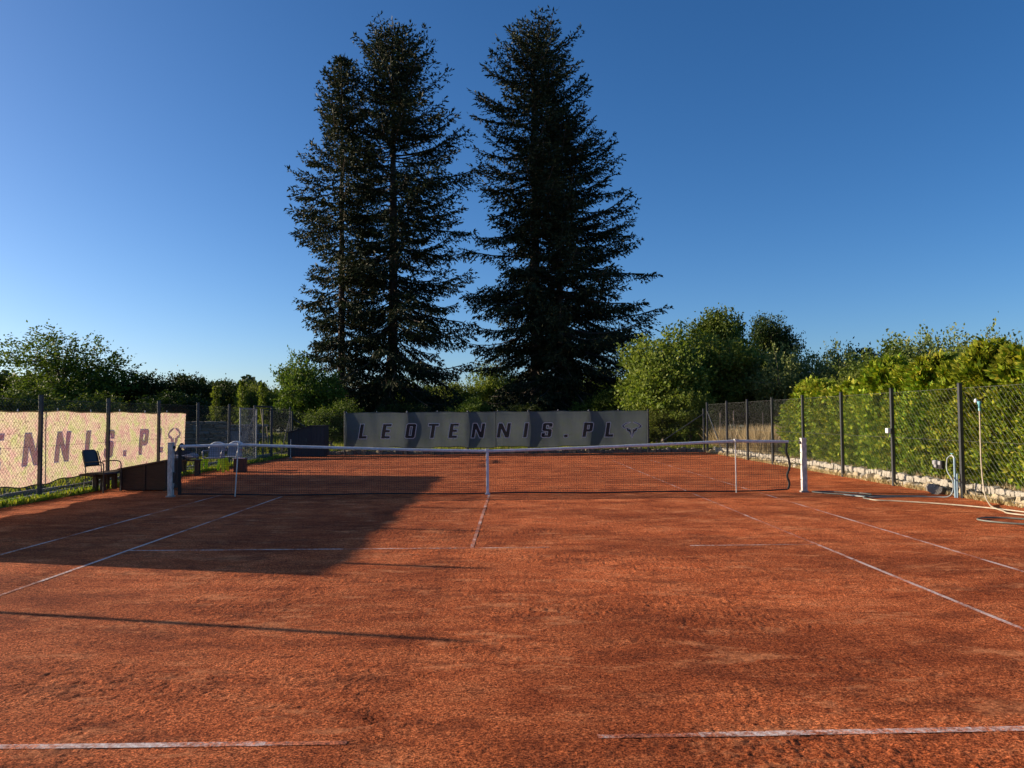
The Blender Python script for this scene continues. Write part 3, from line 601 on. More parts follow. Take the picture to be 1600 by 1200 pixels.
# bench with bag
bench('dark bench behind the left net post carrying a sports bag', (-8.66, 6.05, 0.0), R(8), 0.90, 0.36, 0.44, (-0.36, -0.02, 0.36))
t = thing('sports_bag', 'navy and black racket bag heaped with clothes on the dark bench', 'bag', (-8.74, 6.0, 0.442), R(15))
def blob(mb, c, s, seed, n=10, m=7):
    r = np.random.default_rng(seed); vs = []; ph = r.uniform(0, 6, 4)
    for k in range(m + 1):
        th = math.pi * k / m
        for i in range(n):
            a = 2 * math.pi * i / n; q = 1 + 0.13 * math.sin(3 * a + ph[0] + k) + 0.1 * math.sin(2 * th * 2 + ph[1] + i * 0.7)
            vs.append((c[0] + s[0] * q * math.sin(th) * math.cos(a), c[1] + s[1] * q * math.sin(th) * math.sin(a), max(c[2] - s[2] * 0.9, c[2] + s[2] * q * math.cos(th))))
    mb.add(vs, [(k * n + i, (k + 1) * n + i, (k + 1) * n + (i + 1) % n, k * n + (i + 1) % n) for k in range(m) for i in range(n)])
b = MB(); blob(b, (0, 0, 0.12), (0.36, 0.15, 0.13), 3, 16, 10); b.build('body', NAVY, t, True)
b = MB(); blob(b, (0.22, -0.02, 0.10), (0.26, 0.13, 0.09), 5); b.build('jacket', GREYC, t, True); b = MB(); blob(b, (-0.1, -0.12, 0.07), (0.12, 0.06, 0.06), 6); b.build('towel', GREYC, t, True)
b = MB(); b.tube(smooth_pts([(-0.12, 0, 0.12), (-0.04, -0.02, 0.34), (0.03, 0, 0.44), (0.10, 0.02, 0.34), (0.16, 0, 0.12)]), 0.028, 8); b.build('strap', BLACKP, t, True)
b = MB(); blob(b, (0.09, -0.02, 0.34), (0.05, 0.05, 0.05), 8); b.build('water_bottle', WHITEP, t, True)
b = MB(); b.tube([(-0.3, -0.15, 0.16), (0.35, -0.15, 0.08)], 0.012, 6); b.build('piping', WHITEP, t)
# lime chairs
def plastic_chair(label, loc, rz, legs_mat, back_mat, cloth=True):
    t = thing('plastic_chair', label, 'chair', loc, rz, 'plastic chairs with lime legs by the far left fence')
    for sx in (-1, 1):
        for sy in (-1, 1):
            b = MB(); m = Matrix.Translation((0, 0, 0))
            vs = []
            for z, k, w_ in ((0.0, 1.12, 0.034), (0.22, 1.05, 0.042), (0.40, 0.95, 0.055)):
                cx, cy = 0.29 * sx * k, 0.21 * sy * k
                vs += [(cx - w_, cy - w_ * .6, z), (cx + w_, cy - w_ * .6, z), (cx + w_, cy + w_ * .6, z), (cx - w_, cy + w_ * .6, z)]
            b.add(vs, [(0, 3, 2, 1), (8, 9, 10, 11)] + [(k * 4 + i, k * 4 + (i + 1) % 4, k * 4 + 4 + (i + 1) % 4, k * 4 + 4 + i) for k in range(2) for i in range(4)]); b.build('leg', legs_mat, t)
    b = MB(); b.bevbox(-0.26, 0.26, -0.23, 0.25, 0.401, 0.43, 0.01); b.build('seat', back_mat, t)
    b = MB(); n_ = 11; vs = []; 
    for k in range(8):
        z = 0.43 + 0.40 * k / 7; wd = 0.235 * (1 if k < 5 else math.sqrt(max(0.15, 1 - ((k - 4.4) / 3.0) ** 2)))
        for i in range(n_):
            x = -wd + 2 * wd * i / (n_ - 1); vs.append((x, -0.225 - 0.08 * k / 7 + 0.06 * (x / 0.24) ** 2, z))
    n = len(vs); vs += [(x, y - 0.018, z) for x, y, z in vs]; fs = []
    for k in range(7):
        for i in range(n_ - 1):
            a = k * n_ + i; fs += [(a, a + 1, a + n_ + 1, a + n_), (n + a, n + a + n_, n + a + n_ + 1, n + a + 1)]
    for i in range(n_ - 1): fs += [((7 * n_) + i, (7 * n_) + i + 1, n + 7 * n_ + i + 1, n + 7 * n_ + i)]
    for k in range(7): fs += [(k * n_, k * n_ + n_, n + k * n_ + n_, n + k * n_), (k * n_ + n_ - 1, n + k * n_ + n_ - 1, n + k * n_ + 2 * n_ - 1, k * n_ + 2 * n_ - 1)]
    b.add(vs, fs); b.build('backrest', back_mat, t, True)
    b = MB(); b.tube(smooth_pts([(-0.235, -0.29, 0.70), (-0.20, -0.315, 0.79), (-0.10, -0.335, 0.845), (0.0, -0.34, 0.855), (0.10, -0.335, 0.845), (0.20, -0.315, 0.79), (0.235, -0.29, 0.70)], 4), 0.03, 7); b.build('top_rail', WHITEP, t, True)
    for s in (-1, 1):
        b = MB(); b.tube(smooth_pts([(0.26 * s, -0.24, 0.62), (0.28 * s, 0.0, 0.64), (0.28 * s, 0.2, 0.62), (0.26 * s, 0.24, 0.5), (0.25 * s, 0.22, 0.42)], 5), 0.02, 6); b.build('armrest', back_mat, t, True)
    return t
plastic_chair('plastic chair on lime green legs with white top rail, left of the dark brown crate', (-8.30, 7.35, 0.0), R(184), LIME, WHITEP_SHADE)
plastic_chair('plastic chair with white top rail standing behind the dark brown crate', (-8.05, 8.1, 0.0), R(176), LIME, WHITEP_SHADE)
t = thing('storage_crate', 'dark brown crate with a white scalloped edge in front of the plastic chairs', 'crate', (-7.50, 7.25, 0.0), R(4))
b = MB(); b.bevbox(-0.16, 0.16, -0.16, 0.16, 0.0, 0.40, 0.01); b.build('body', BROWNP, t)
for k in range(6): b = MB(); blob(b, (-0.14 + k * 0.056, -0.165, 0.415), (0.035, 0.02, 0.02), 20 + k, 8, 5); b.build('scallop', WHITEP, t, True)
b = MB(); b.bevbox(-0.17, 0.17, -0.155, 0.165, 0.401, 0.42, 0.005); b.build('lid', GREYC, t)

# dark corner shed
t = thing('tool_shed', 'low black tool shed with a sloping roof in the far left court corner', 'shed', (-7.75, 16.62, 0.0), 0)
vsd = [(-0.88, 1.00), (0.02, 1.24), (0.02, 1.24), (0.60, 1.28)]
def zroof(x): return 1.02 + 0.27 * min(1, (x + 0.88) / 0.95) 
nb = 10
for k in range(nb):
    a = -0.88 + 1.48 * k / nb; c = a + 1.48 / nb - 0.008; b = MB(); z0_, z1_ = zroof(a) - 0.03, zroof(c) - 0.03
    b.add([(a, -0.45, 0.02), (c, -0.45, 0.02), (c, -0.425, 0.02), (a, -0.425, 0.02), (a, -0.45, z0_), (c, -0.45, z1_), (c, -0.425, z1_), (a, -0.425, z0_)], [(0, 3, 2, 1), (4, 5, 6, 7), (0, 1, 5, 4), (1, 2, 6, 5), (2, 3, 7, 6), (3, 0, 4, 7)]); b.build('front_board', SHED, t)
for x in (-0.88, 0.575):
    b = MB(); z_ = zroof(x) - 0.035; b.bevbox(x, x + 0.025, -0.424, 0.40, 0.02, z_, 0.003); b.build('side_panel', SHED, t)
b = MB(); b.bevbox(-0.85, 0.57, 0.375, 0.40, 0.02, 1.0, 0.003); b.build('back_panel', SHED, t)
b = MB(); b.bevbox(0.0, 0.05, -0.475, -0.452, 0.02, 1.22, 0.003); b.build('door_post', SHED, t)
b = MB(); pts = [(-0.93, zroof(-0.88) - 0.01), (0.07, zroof(0.07)), (0.64, zroof(0.6) + 0.005)]; vs = []
for x, z in pts: vs += [(x, -0.5, z), (x, 0.44, z), (x, 0.44, z - 0.028), (x, -0.5, z - 0.028)]
b.add(vs, [(0, 3, 2, 1), (8, 9, 10, 11)] + [(k * 4 + i, k * 4 + (i + 1) % 4, k * 4 + 4 + (i + 1) % 4, k * 4 + 4 + i) for k in range(2) for i in range(4)]); b.build('roof', SHED, t)
b = MB(); b.bevbox(-0.15, -0.10, -0.48, -0.452, 0.6, 0.75, 0.004); b.build('latch', POST, t)
t = thing('marker_stick', 'thin pale stick upright in front of the black tool shed', 'stick', (-8.25, 15.2, 0)); b = MB(); b.tube([(0, 0, 0), (0.01, 0, 0.75)], 0.014, 6); b.build('rod', STICKM, t); b = MB(); b.tube([(0, 0, 0), (0, 0, 0.03)], 0.06, 8); b.build('foot', CONC, t)

# stacks behind the left fence
def stack(label, loc, rz, L, rows, mat_list, ph, name='timber_stack', part='timber', seed=1):
    t = thing(name, label, 'wood stack', loc, rz, 'stacks behind the left fence'); r = random.Random(seed); mes = [rough_stone(seed * 10 + k, 0.09).mesh(part, mat_list[k % len(mat_list)]) for k in range(4)]
    for j in range(rows):
        x = -L / 2
        while x < L / 2:
            w_ = r.uniform(0.25, 0.6); o = mk(part, r.choice(mes), t); o.location = (x + w_ / 2, r.uniform(-.04, .04), ph * (j + .5)); o.scale = (w_ * 1.02, 0.5, ph * 1.08); o.rotation_euler = (0, 0, r.uniform(-.08, .08)); x += w_
    return t
stack('taller dark stack of flat slabs beyond the end of the cream banner', (-13.1, 15.0, 0.05), R(20), 4.2, 11, [LOGW, STONE_D, LOGW], 0.13, seed=3)
stack('lower stack of pale topped slabs behind the open grey gate', (-12.6, 19.6, 0.15), R(10), 3.2, 9, [LOGW, STONE_W, STONE_D], 0.13, seed=5)
t = thing('tarpaulin', 'grey tarpaulin hanging over the lower slab stack behind the gate', 'tarpaulin', (-12.5, 19.2, 0.15), R(10))
b = MB(); vs = []; 
for i in range(25):
    x = -1.4 + 2.6 * i / 24
    for k in range(8):
        z = 0.03 + 0.86 * k / 7; vs.append((x, -0.12 - 0.05 * math.sin(i * 1.3) * (1 - k / 8) - 0.2 * (1 - k / 7), z))
n = len(vs); vs += [(x, y + 0.01, z) for x, y, z in vs]
b.add(vs, [(i * 8 + k, (i + 1) * 8 + k, (i + 1) * 8 + k + 1, i * 8 + k + 1) for i in range(24) for k in range(7)] + [(n + i * 8 + k, n + i * 8 + k + 1, n + (i + 1) * 8 + k + 1, n + (i + 1) * 8 + k) for i in range(24) for k in range(7)]); b.build('sheet', TARP, t, True)
b = MB(); b.tube([(-1.4, -0.1, 0.9), (1.2, -0.1, 0.9)], 0.012, 5); b.build('hem', CORD, t)
def stakeo(label, x, y, h, lean, z=0.15, r=0.025, group=None):
    t = thing('wooden_stake', label, 'stake', (x, y, z - 0.05), 0, group); b = MB(); b.tube([(0, 0, 0), (lean[0] * .5, lean[1] * .5, h / 2), (lean[0], lean[1], h)], [r, r * .95, r * .8], 7); b.build('shaft', STAKE, t)
    b = MB(); b.tube([(lean[0], lean[1], h), (lean[0], lean[1], h + 0.05)], [r * .8, r * .25], 7); b.build('tip', STAKE, t)
stakeo('pale leaning stake just past the gate opening, left one', -10.4, 19.0, 1.9, (-0.25, 0, 0)); stakeo('short orange-lit stake just past the gate opening, right one', -10.2, 18.8, 1.1, (-0.12, 0, 0))
for k, (x, h, lab) in enumerate(((9.85, 1.55, 'leftmost of the four pale stakes in the dry grass past the right corner'), (10.45, 1.6, 'second from left of the four pale stakes in dry grass'), (11.05, 1.5, 'third from left of the four pale stakes in dry grass'), (11.75, 1.5, 'rightmost of the four pale stakes in dry grass'))):
    stakeo(lab, x, 18.7, h, (0.02, 0, 0), 0.2, 0.035, 'stakes in the dry grass')

# ------------------------------------------------------------------ right side fittings and hoses
t = thing('junction_box', 'small white junction box on a right fence post, third from the right', 'junction box', (8.80, 1.235, 1.20))
b = MB(); b.bevbox(-0.08, -0.006, -0.07, 0.04, -0.05, 0.06, 0.008); b.build('housing', WHITEP, t); b = MB(); b.bevbox(-0.084, -0.081, -0.06, 0.03, -0.04, 0.05, 0.001); b.build('lid', WHITEP, t); b = MB(); b.tube([(-0.04, 0, -0.05), (-0.03, 0.0, -0.12)], 0.012, 6); b.build('cable', BLACKP, t)
t = thing('power_socket', 'pair of grey and black outdoor sockets fixed low on the right fence mesh', 'socket', (8.78, -0.70, 0.60))
for y in (-0.12, 0.07):
    b = MB(); b.bevbox(-0.05, 0.03, y - 0.055, y + 0.055, -0.08, 0.06, 0.008); b.build('housing', BLACKP if y < 0 else GREYBOX, t); b = MB(); b.bevbox(-0.065, -0.051, y - 0.045, y + 0.045, -0.02, 0.055, 0.004); b.build('flap', GREYBOX, t)
b = MB(); b.bevbox(-0.02, 0.02, -0.17, 0.12, -0.1, -0.081, 0.004); b.build('bracket', BLACKP, t)
t = thing('water_tap', 'pale blue water pipe with tap strapped to the near right fence post', 'tap', (8.76, -1.27, 0))
b = MB(); b.tube([(0, 0, 0), (0, 0, 0.74)], 0.02, 8); b.build('pipe', PIPE, t); b = MB(); b.tube([(0.01, -0.05, 0), (0.015, -0.05, 0.45)], 0.014, 8); b.build('pipe', PIPE, t)
b = MB(); b.tube([(0, 0, 0.74), (0, 0.05, 0.77), (0, 0.14, 0.77)], 0.014, 8); b.tube([(0, 0.08, 0.77), (0, 0.08, 0.81)], 0.008, 6); b.build('spout', GALV, t); b = MB(); b.bevbox(-0.008, 0.008, 0.04, 0.12, 0.81, 0.822, 0.003); b.build('handle', TEAL, t)
def hose(label, pts, r, mat, name='garden_hose', group='hoses by the right fence'):
    b = MB(); b.tube(smooth_pts(pts, 8), r, 8); o = b.build(name, mat, None, True); return tag(o, label, 'hose', group)
hose('blue-grey hose looping from the tap down around the near right post', [(8.75, -1.13, 0.76), (8.72, -1.10, 0.70), (8.70, -1.12, 0.5), (8.68, -1.32, 0.33), (8.62, -1.45, 0.18), (8.55, -1.42, 0.04), (8.35, -1.30, 0.02), (7.9, -1.22, 0.02), (7.4, -1.28, 0.02), (7.1, -1.2, 0.025), (6.98, -0.95, 0.02), (6.9, -0.7, 0.02)], 0.012, HOSEB)
hose('grey-green hose coiled on the clay left of the near right fence post', [(8.3, -1.12, 0.02), (7.6, -1.05, 0.02), (7.05, -0.85, 0.02), (6.6, -0.35, 0.02), (6.55, -0.1, 0.02), (6.85, -0.15, 0.02), (7.25, -0.55, 0.03), (7.35, -0.9, 0.035), (7.2, -1.15, 0.035), (7.0, -1.35, 0.02), (7.0, -1.6, 0.02)], 0.013, HOSEG)
hose('long pale hose lying across the clay towards the right edge', [(7.0, -1.6, 0.02), (7.05, -1.78, 0.02), (7.35, -1.95, 0.02), (7.8, -2.35, 0.02), (8.2, -2.9, 0.02), (8.45, -3.5, 0.02), (8.6, -4.2, 0.02), (8.7, -5.0, 0.02)], 0.012, HOSEW)
hose('pale hose hanging straight down from the teal nozzle hooked on the fence', [(8.78, -2.06, 1.66), (8.78, -2.06, 1.3), (8.765, -2.08, 0.8), (8.77, -2.10, 0.4), (8.72, -2.25, 0.12), (8.62, -2.5, 0.03), (8.40, -2.95, 0.02), (8.25, -3.45, 0.02), (8.15, -3.75, 0.02), (8.3, -4.1, 0.02), (8.5, -4.6, 0.02)], 0.013, HOSEW)
hose('loop of pale hose on the clay at the right picture edge', [(8.2, -5.2, 0.02), (7.7, -5.0, 0.02), (7.38, -4.75, 0.02), (7.25, -4.45, 0.02), (7.45, -4.25, 0.02), (7.8, -4.3, 0.02), (8.3, -4.8, 0.02)], 0.013, HOSEG)
t = thing('hose_nozzle', 'teal spray nozzle hooked high on the right fence mesh', 'nozzle', (8.78, -2.06, 1.66))
b = MB(); b.tube([(0, 0, 0), (0, 0, 0.05), (0, 0, 0.09), (0, 0, 0.12)], [0.018, 0.02, 0.036, 0.034], 10); b.build('head', TEAL, t, True); b = MB(); b.tube([(0, 0, -0.05), (0, 0, 0.0)], 0.021, 8); b.build('coupling', TEAL, t); b = MB(); b.tube([(0.0, 0.0, 0.05), (0.05, 0.02, 0.04)], 0.006, 5); b.build('hook', GALV, t)
t = thing('insulator_knob', 'small white knob on the fence mesh just left of the teal nozzle', 'knob', (8.80, -1.93, 1.79)); b = MB(); blob(b, (0, 0, 0), (0.035, 0.035, 0.04), 3, 10, 7); b.build('bulb', WHITEP, t, True); b = MB(); b.tube([(0, 0, 0), (0.06, 0, 0)], 0.008, 5); b.build('pin', GALV, t)
t = thing('field_stone', 'single big dark stone by the tap at the foot of the right fence', 'stone', (8.80, -0.55, 0.07)); o = rough_stone(91).build('stone_body', STONE_D, t); o.scale = (0.22, 0.34, 0.2); o.rotation_euler = (0.3, 0.2, 0.5)

# ------------------------------------------------------------------ foliage generators
def rhombs(P, D, L, W, twist, rng):
    """leaf quads: P base (n,3), D unit dir (n,3), L length, W width"""
    n = len(P); a = rng.normal(size=(n, 3)) if twist is None else twist; a = a - D * (a * D).sum(1, keepdims=True); a /= np.linalg.norm(a, axis=1, keepdims=True) + 1e-9
    L = np.broadcast_to(np.asarray(L, dtype=float), (n,))[:, None]; W = np.broadcast_to(np.asarray(W, dtype=float), (n,))[:, None]
    m = P + D * L * 0.45; v = np.stack([P, m + a * W / 2, P + D * L, m - a * W / 2], 1).reshape(-1, 3)
    return v
def leaf_mesh(name, V, mat):
    n = len(V) // 4; return np_mesh(name, V, np.arange(n * 4).reshape(n, 4), mat)
def unit(a): return a / (np.linalg.norm(a, axis=-1, keepdims=True) + 1e-9)

def tree_meshes(seed, H, Rr, zb, nl, leaf, mat, bark, airy=0.0, lobes=9, flat=1.0):
    r = np.random.default_rng(seed); hz = (H - zb) / 2; cz = zb + hz
    lc = []; lr = []
    for k in range(lobes):
        d = unit(r.normal(size=3)); d[2] = d[2] * 0.9 + 0.1; q = r.uniform(0.35, 0.68); c = np.array([d[0] * Rr * q, d[1] * Rr * q, cz + d[2] * hz * q]); lc.append(c); lr.append(r.uniform(0.32, 0.55) * min(Rr, hz))
    lc.append(np.array([0, 0, cz])); lr.append(0.55 * min(Rr, hz)); lc = np.array(lc); lr = np.array(lr)
    per = 26; nc = nl // per; li = r.choice(len(lc), nc, p=lr ** 2 / (lr ** 2).sum()); d = unit(r.normal(size=(nc, 3))); d[:, 2] = np.abs(d[:, 2]) * 0.4 + d[:, 2] * 0.6
    rad = lr[li] * (0.45 + 0.62 * r.random(nc) ** 0.5); shoot = r.random(nc) < (0.10 + airy); rad = np.where(shoot, lr[li] * r.uniform(1.0, 1.35 + 0.5 * airy, nc), rad)
    cc = lc[li] + d * rad[:, None]; cc[:, 2] = np.maximum(cc[:, 2], max(zb, 0) * 0.6 + 0.12 + 0.25 * r.random(nc))
    sig = np.where(shoot, 0.10, 0.17)[:, None, None] * (0.5 + 0.1 * H)
    # clump elongated along its outward direction
    off = r.normal(size=(nc, per, 3)) * sig; out = unit(cc - np.array([0, 0, cz - hz * .3])); al = r.normal(size=(nc, per, 1)) * sig * np.where(shoot, 1.9, 0.8)[:, None, None]
    P = (cc[:, None, :] + off * 0.8 + out[:, None, :] * al).reshape(-1, 3)
    D = unit(np.repeat(out, per, 0) * 0.7 + r.normal(size=(len(P), 3)) * 0.8 + np.array([0, 0, 0.05]))
    s = leaf * r.uniform(0.6, 1.35, len(P)); V = rhombs(P, D, s, s * 0.58, None, r)
    crown = leaf_mesh('crown', V, mat)
    mb = MB(); tp = [(0, 0, -0.1), (0.03 * H * r.normal() * .4, 0.02, max(zb, .6) * .6), (0, 0, cz * 0.8), (0.05, 0.05, cz + hz * .5)]; mb.tube(smooth_pts(tp, 4), [0.032 * H * (1 - 0.8 * k / 12) for k in range(13)], 7)
    for c in lc[:-1]:
        z0 = max(zb * 0.5, c[2] * 0.45, 0.1); mb.tube([(0, 0, z0), tuple(c * np.array([.45, .45, 1]) * 1.0 - np.array([0, 0, (c[2] - z0) * .4])), tuple(c)], [0.013 * H, 0.009 * H, 0.004 * H], 5)
    tw = np.argsort(r.random(nc))[:120]
    for i in tw: c = cc[i]; p = lc[li[i]]; mb.tube([tuple(p), tuple((p + c) / 2 + r.normal(size=3) * .05), tuple(c)], [0.0035 * H, 0.0025 * H, 0.0015 * H], 3, False)
    return crown, mb.mesh('trunk', bark)
TV = {}
def variant(key, *a, **k):
    m = tree_meshes(*a, **k); c = np.empty(len(m[0].vertices) * 3, np.float32); m[0].vertices.foreach_get('co', c); c = c.reshape(-1, 3)
    TV[key] = (m, float(np.percentile(c[:, 2], 99.7)), float(np.percentile(np.hypot(c[:, 0], c[:, 1]), 97)), 0)
variant('light_a', 21, 5.5, 2.4, 0.0, 24000, 0.15, LF_LIGHT, BARK2, lobes=14)
variant('light_b', 22, 4.5, 2.6, -0.4, 19000, 0.14, LF_LIGHT, BARK2, airy=0.06, lobes=13)
variant('mid_a', 23, 5.0, 2.6, 0.4, 19000, 0.15, LF_MID, BARK2, airy=0.05, lobes=12)
variant('mid_b', 24, 4.5, 2.2, -0.3, 16000, 0.14, LF_MID, BARK2, lobes=10)
variant('airy', 25, 7.0, 3.7, 0.6, 22000, 0.16, LF_MID, BARK2, airy=0.20, lobes=15)
variant('dark_a', 26, 9.4, 2.5, 1.5, 26000, 0.18, LF_DARK, BARK2, lobes=15)
variant('round', 29, 9.4, 2.5, 1.2, 24000, 0.18, LF_MID, BARK2, lobes=16)
variant('dark_b', 27, 5.0, 3.0, 0.3, 17000, 0.16, LF_DARK, BARK2, airy=0.06, lobes=11)
variant('silver', 28, 4.6, 3.0, -0.3, 22000, 0.13, LF_SILV, BARK2, airy=0.08, lobes=14)
def tree(key, x, y, H, Rr, label, name='broadleaf_tree', cat='tree', group=None, rz=None, z=0.15):
    (cr, tr), h0, r0, _ = TV[key]; rz = random.uniform(0, 6.28) if rz is None else rz
    t = thing(name, label, cat, (x, y, z), rz, group); s = Rr / r0; t.scale = (s, s, (H - z) / h0)
    mk('crown', cr, t); mk('trunk', tr, t); return t
GLF = 'broadleaf trees beyond the left fence'; GRT = 'trees beyond the right fence and hedge'; GBK = 'bushes behind the far banner'
tree('airy', -29.5, 36.5, 7.4, 4.3, 'tall loose-crowned tree rising highest beyond the cream banner', group=GLF, rz=0.6)
tree('mid_a', -33.8, 33.5, 5.2, 3.2, 'green tree cut off by the left picture edge', group=GLF)
tree('mid_b', -26.5, 25.5, 3.6, 2.6, 'lower bushy tree above the left end of the cream banner', group=GLF)
tree('mid_b', -22.5, 26.0, 3.0, 2.4, 'low bush over the middle of the cream banner, in front of the loose-crowned tree', name='bush', cat='bush', group=GLF)
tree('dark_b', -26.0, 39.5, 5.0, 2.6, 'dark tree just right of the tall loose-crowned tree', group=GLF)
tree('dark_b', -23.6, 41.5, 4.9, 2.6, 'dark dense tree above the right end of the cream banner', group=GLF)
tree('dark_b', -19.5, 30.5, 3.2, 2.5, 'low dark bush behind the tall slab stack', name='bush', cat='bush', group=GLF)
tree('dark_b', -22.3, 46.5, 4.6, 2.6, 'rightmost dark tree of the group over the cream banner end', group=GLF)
tree('mid_a', -21.0, 45.0, 4.0, 2.0, 'small green tree left of the open gate', group=GLF)
tree('light_b', -17.6, 40.5, 4.0, 1.6, 'thin light-green tree above the open gate', group=GLF)
tree('mid_b', -20.0, 52.0, 4.6, 2.3, 'green tree above the gate, behind the thin light-green one', group=GLF)
tree('dark_a', -33.0, 74.0, 6.0, 2.4, 'small round dark tree far beyond the gate', group=GLF)
tree('mid_b', -15.5, 47.0, 3.4, 2.4, 'low green bush right of the gate opening', name='bush', cat='bush', group=GLF)
tree('dark_b', -16.0, 60.0, 3.9, 3.4, 'dark low tree far behind, left of the spruces', group=GLF)
tree('dark_b', -24.0, 62.0, 4.2, 3.4, 'dark far tree behind the gate lintel', group=GLF)
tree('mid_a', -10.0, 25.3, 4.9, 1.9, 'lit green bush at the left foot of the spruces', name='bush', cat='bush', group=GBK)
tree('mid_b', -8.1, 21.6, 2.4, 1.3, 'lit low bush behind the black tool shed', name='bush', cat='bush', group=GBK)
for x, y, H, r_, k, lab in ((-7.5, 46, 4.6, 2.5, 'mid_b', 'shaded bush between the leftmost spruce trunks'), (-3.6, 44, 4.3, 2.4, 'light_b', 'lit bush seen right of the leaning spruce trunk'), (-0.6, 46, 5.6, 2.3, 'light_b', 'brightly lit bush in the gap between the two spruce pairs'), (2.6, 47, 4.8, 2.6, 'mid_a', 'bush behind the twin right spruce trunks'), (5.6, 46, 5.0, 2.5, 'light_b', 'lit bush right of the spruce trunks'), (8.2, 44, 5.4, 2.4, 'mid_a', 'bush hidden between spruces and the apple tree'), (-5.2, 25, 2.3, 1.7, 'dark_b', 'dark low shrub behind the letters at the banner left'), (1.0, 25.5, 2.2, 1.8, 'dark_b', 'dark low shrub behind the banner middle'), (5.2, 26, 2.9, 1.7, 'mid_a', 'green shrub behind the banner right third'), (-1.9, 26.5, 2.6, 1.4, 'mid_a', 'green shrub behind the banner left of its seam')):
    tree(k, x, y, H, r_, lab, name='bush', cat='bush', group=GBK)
tree('light_a', 8.1, 22.3, 5.8, 2.7, 'spreading light-green apple tree at the right end of the grey banner', group=GRT)
tree('light_a', 11.0, 24.0, 5.5, 2.5, 'light-green bushy tree right beside the apple tree', group=GRT)
tree('mid_a', 13.6, 27.0, 6.0, 2.5, 'green tree between the apple tree and the willowy tree', group=GRT)
tree('dark_b', 6.8, 27.5, 3.2, 2.0, 'dark low bush in the shade under the apple tree', name='bush', cat='bush', group=GRT)
tree('dark_b', 10.6, 29.5, 4.2, 2.6, 'dark bush behind the right corner post', name='bush', cat='bush', group=GRT)
tree('mid_b', 15.2, 29.5, 5.0, 2.6, 'green bush behind the pale stakes', name='bush', cat='bush', group=GRT)
tree('light_b', 8.9, 20.2, 2.9, 1.25, 'low leafy shrub behind the right corner brace', name='bush', cat='bush', group=GRT)
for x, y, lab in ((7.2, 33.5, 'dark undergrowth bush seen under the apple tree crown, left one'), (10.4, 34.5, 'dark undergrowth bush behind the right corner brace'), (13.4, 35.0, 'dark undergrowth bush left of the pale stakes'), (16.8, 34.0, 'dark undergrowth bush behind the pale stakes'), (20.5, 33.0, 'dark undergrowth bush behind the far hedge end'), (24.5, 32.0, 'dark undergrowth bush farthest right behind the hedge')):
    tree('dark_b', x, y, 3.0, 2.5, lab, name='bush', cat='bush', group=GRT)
tree('light_b', 7.4, 20.8, 2.1, 1.1, 'lowest leafy shrub under the apple tree canopy', name='bush', cat='bush', group=GRT)
tree('round', 16.2, 42.5, 9.5, 2.5, 'tall round-topped tree highest on the right of the spruces', group=GRT)
tree('dark_a', 21.3, 44.5, 9.3, 2.0, 'tall darker tree just right of the round-topped one', group=GRT, rz=1.0)
tree('dark_b', 14.5, 34.0, 6.2, 2.6, 'dark tree below the tall round-topped tree', group=GRT)
tree('dark_b', 18.0, 37.0, 5.6, 2.6, 'dark tree filling behind the two tall trees', group=GRT)
tree('silver', 14.2, 21.5, 4.8, 2.6, 'grey-green willowy tree behind the dry grass stakes', group=GRT)
tree('silver', 17.0, 21.8, 4.9, 2.6, 'grey-green tree right of the willowy one', group=GRT)
tree('light_b', 13.2, 13.6, 3.1, 1.8, 'light bushy shrub at the far end of the thuja hedge', name='bush', cat='bush', group=GRT)
tree('dark_b', 20.0, 25.5, 5.1, 2.4, 'dark bluish tree behind the middle of the hedge', group=GRT)
tree('mid_a', 16.2, 14.5, 4.2, 2.4, 'green tree rising over the hedge middle', group=GRT)
tree('silver', 18.3, 15.3, 4.85, 3.0, 'broad dome-crowned tree over the right half of the hedge', group=GRT)
tree('silver', 21.5, 16.0, 4.8, 3.0, 'broad grey-green tree at the upper right picture edge', group=GRT)
tree('mid_a', 24.5, 14.0, 4.6, 2.8, 'green tree cut by the right picture edge behind the hedge', group=GRT)
tree('light_b', 14.6, 9.5, 3.6, 1.9, 'yellowish bush pushing above the hedge near its right half', name='bush', cat='bush', group=GRT)
# slim young trees by the left stacks
def slim(label, x, y, H):
    r = np.random.default_rng(int(abs(x * 100))); n = 1500; z = H * r.random(n) ** 0.85; rad = 0.32 * (1.1 - z / H) ** 0.5 * (1 + 0.45 * np.sin(z * 7 + 1) + 0.3 * np.sin(z * 17)) * np.sqrt(r.random(n)); a = r.uniform(0, 6.28, n)
    P = np.stack([rad * np.cos(a), rad * np.sin(a), z + 0.15], 1); D = unit(np.stack([np.cos(a), np.sin(a), r.uniform(-.2, 1, n)], 1) + r.normal(size=(n, 3)) * .4); V = rhombs(P, D, 0.13, 0.07, None, r)
    t = thing('young_tree', label, 'tree', (x, y, 0.05), 0, 'slim young trees by the left fence'); mk('crown', leaf_mesh('crown', V, LF_LIGHT), t); b = MB(); b.tube([(0, 0, 0), (0.02, 0, H * .9)], [0.03, 0.01], 6); b.build('trunk', BARK2, t)
slim('slim dark-leaved young tree between the two slab stacks', -15.3, 26.0, 3.1); slim('slim bright young tree behind the open gate leaf', -14.0, 26.3, 3.4); slim('slim bright young tree seen in the gate opening', -13.0, 26.6, 3.3)

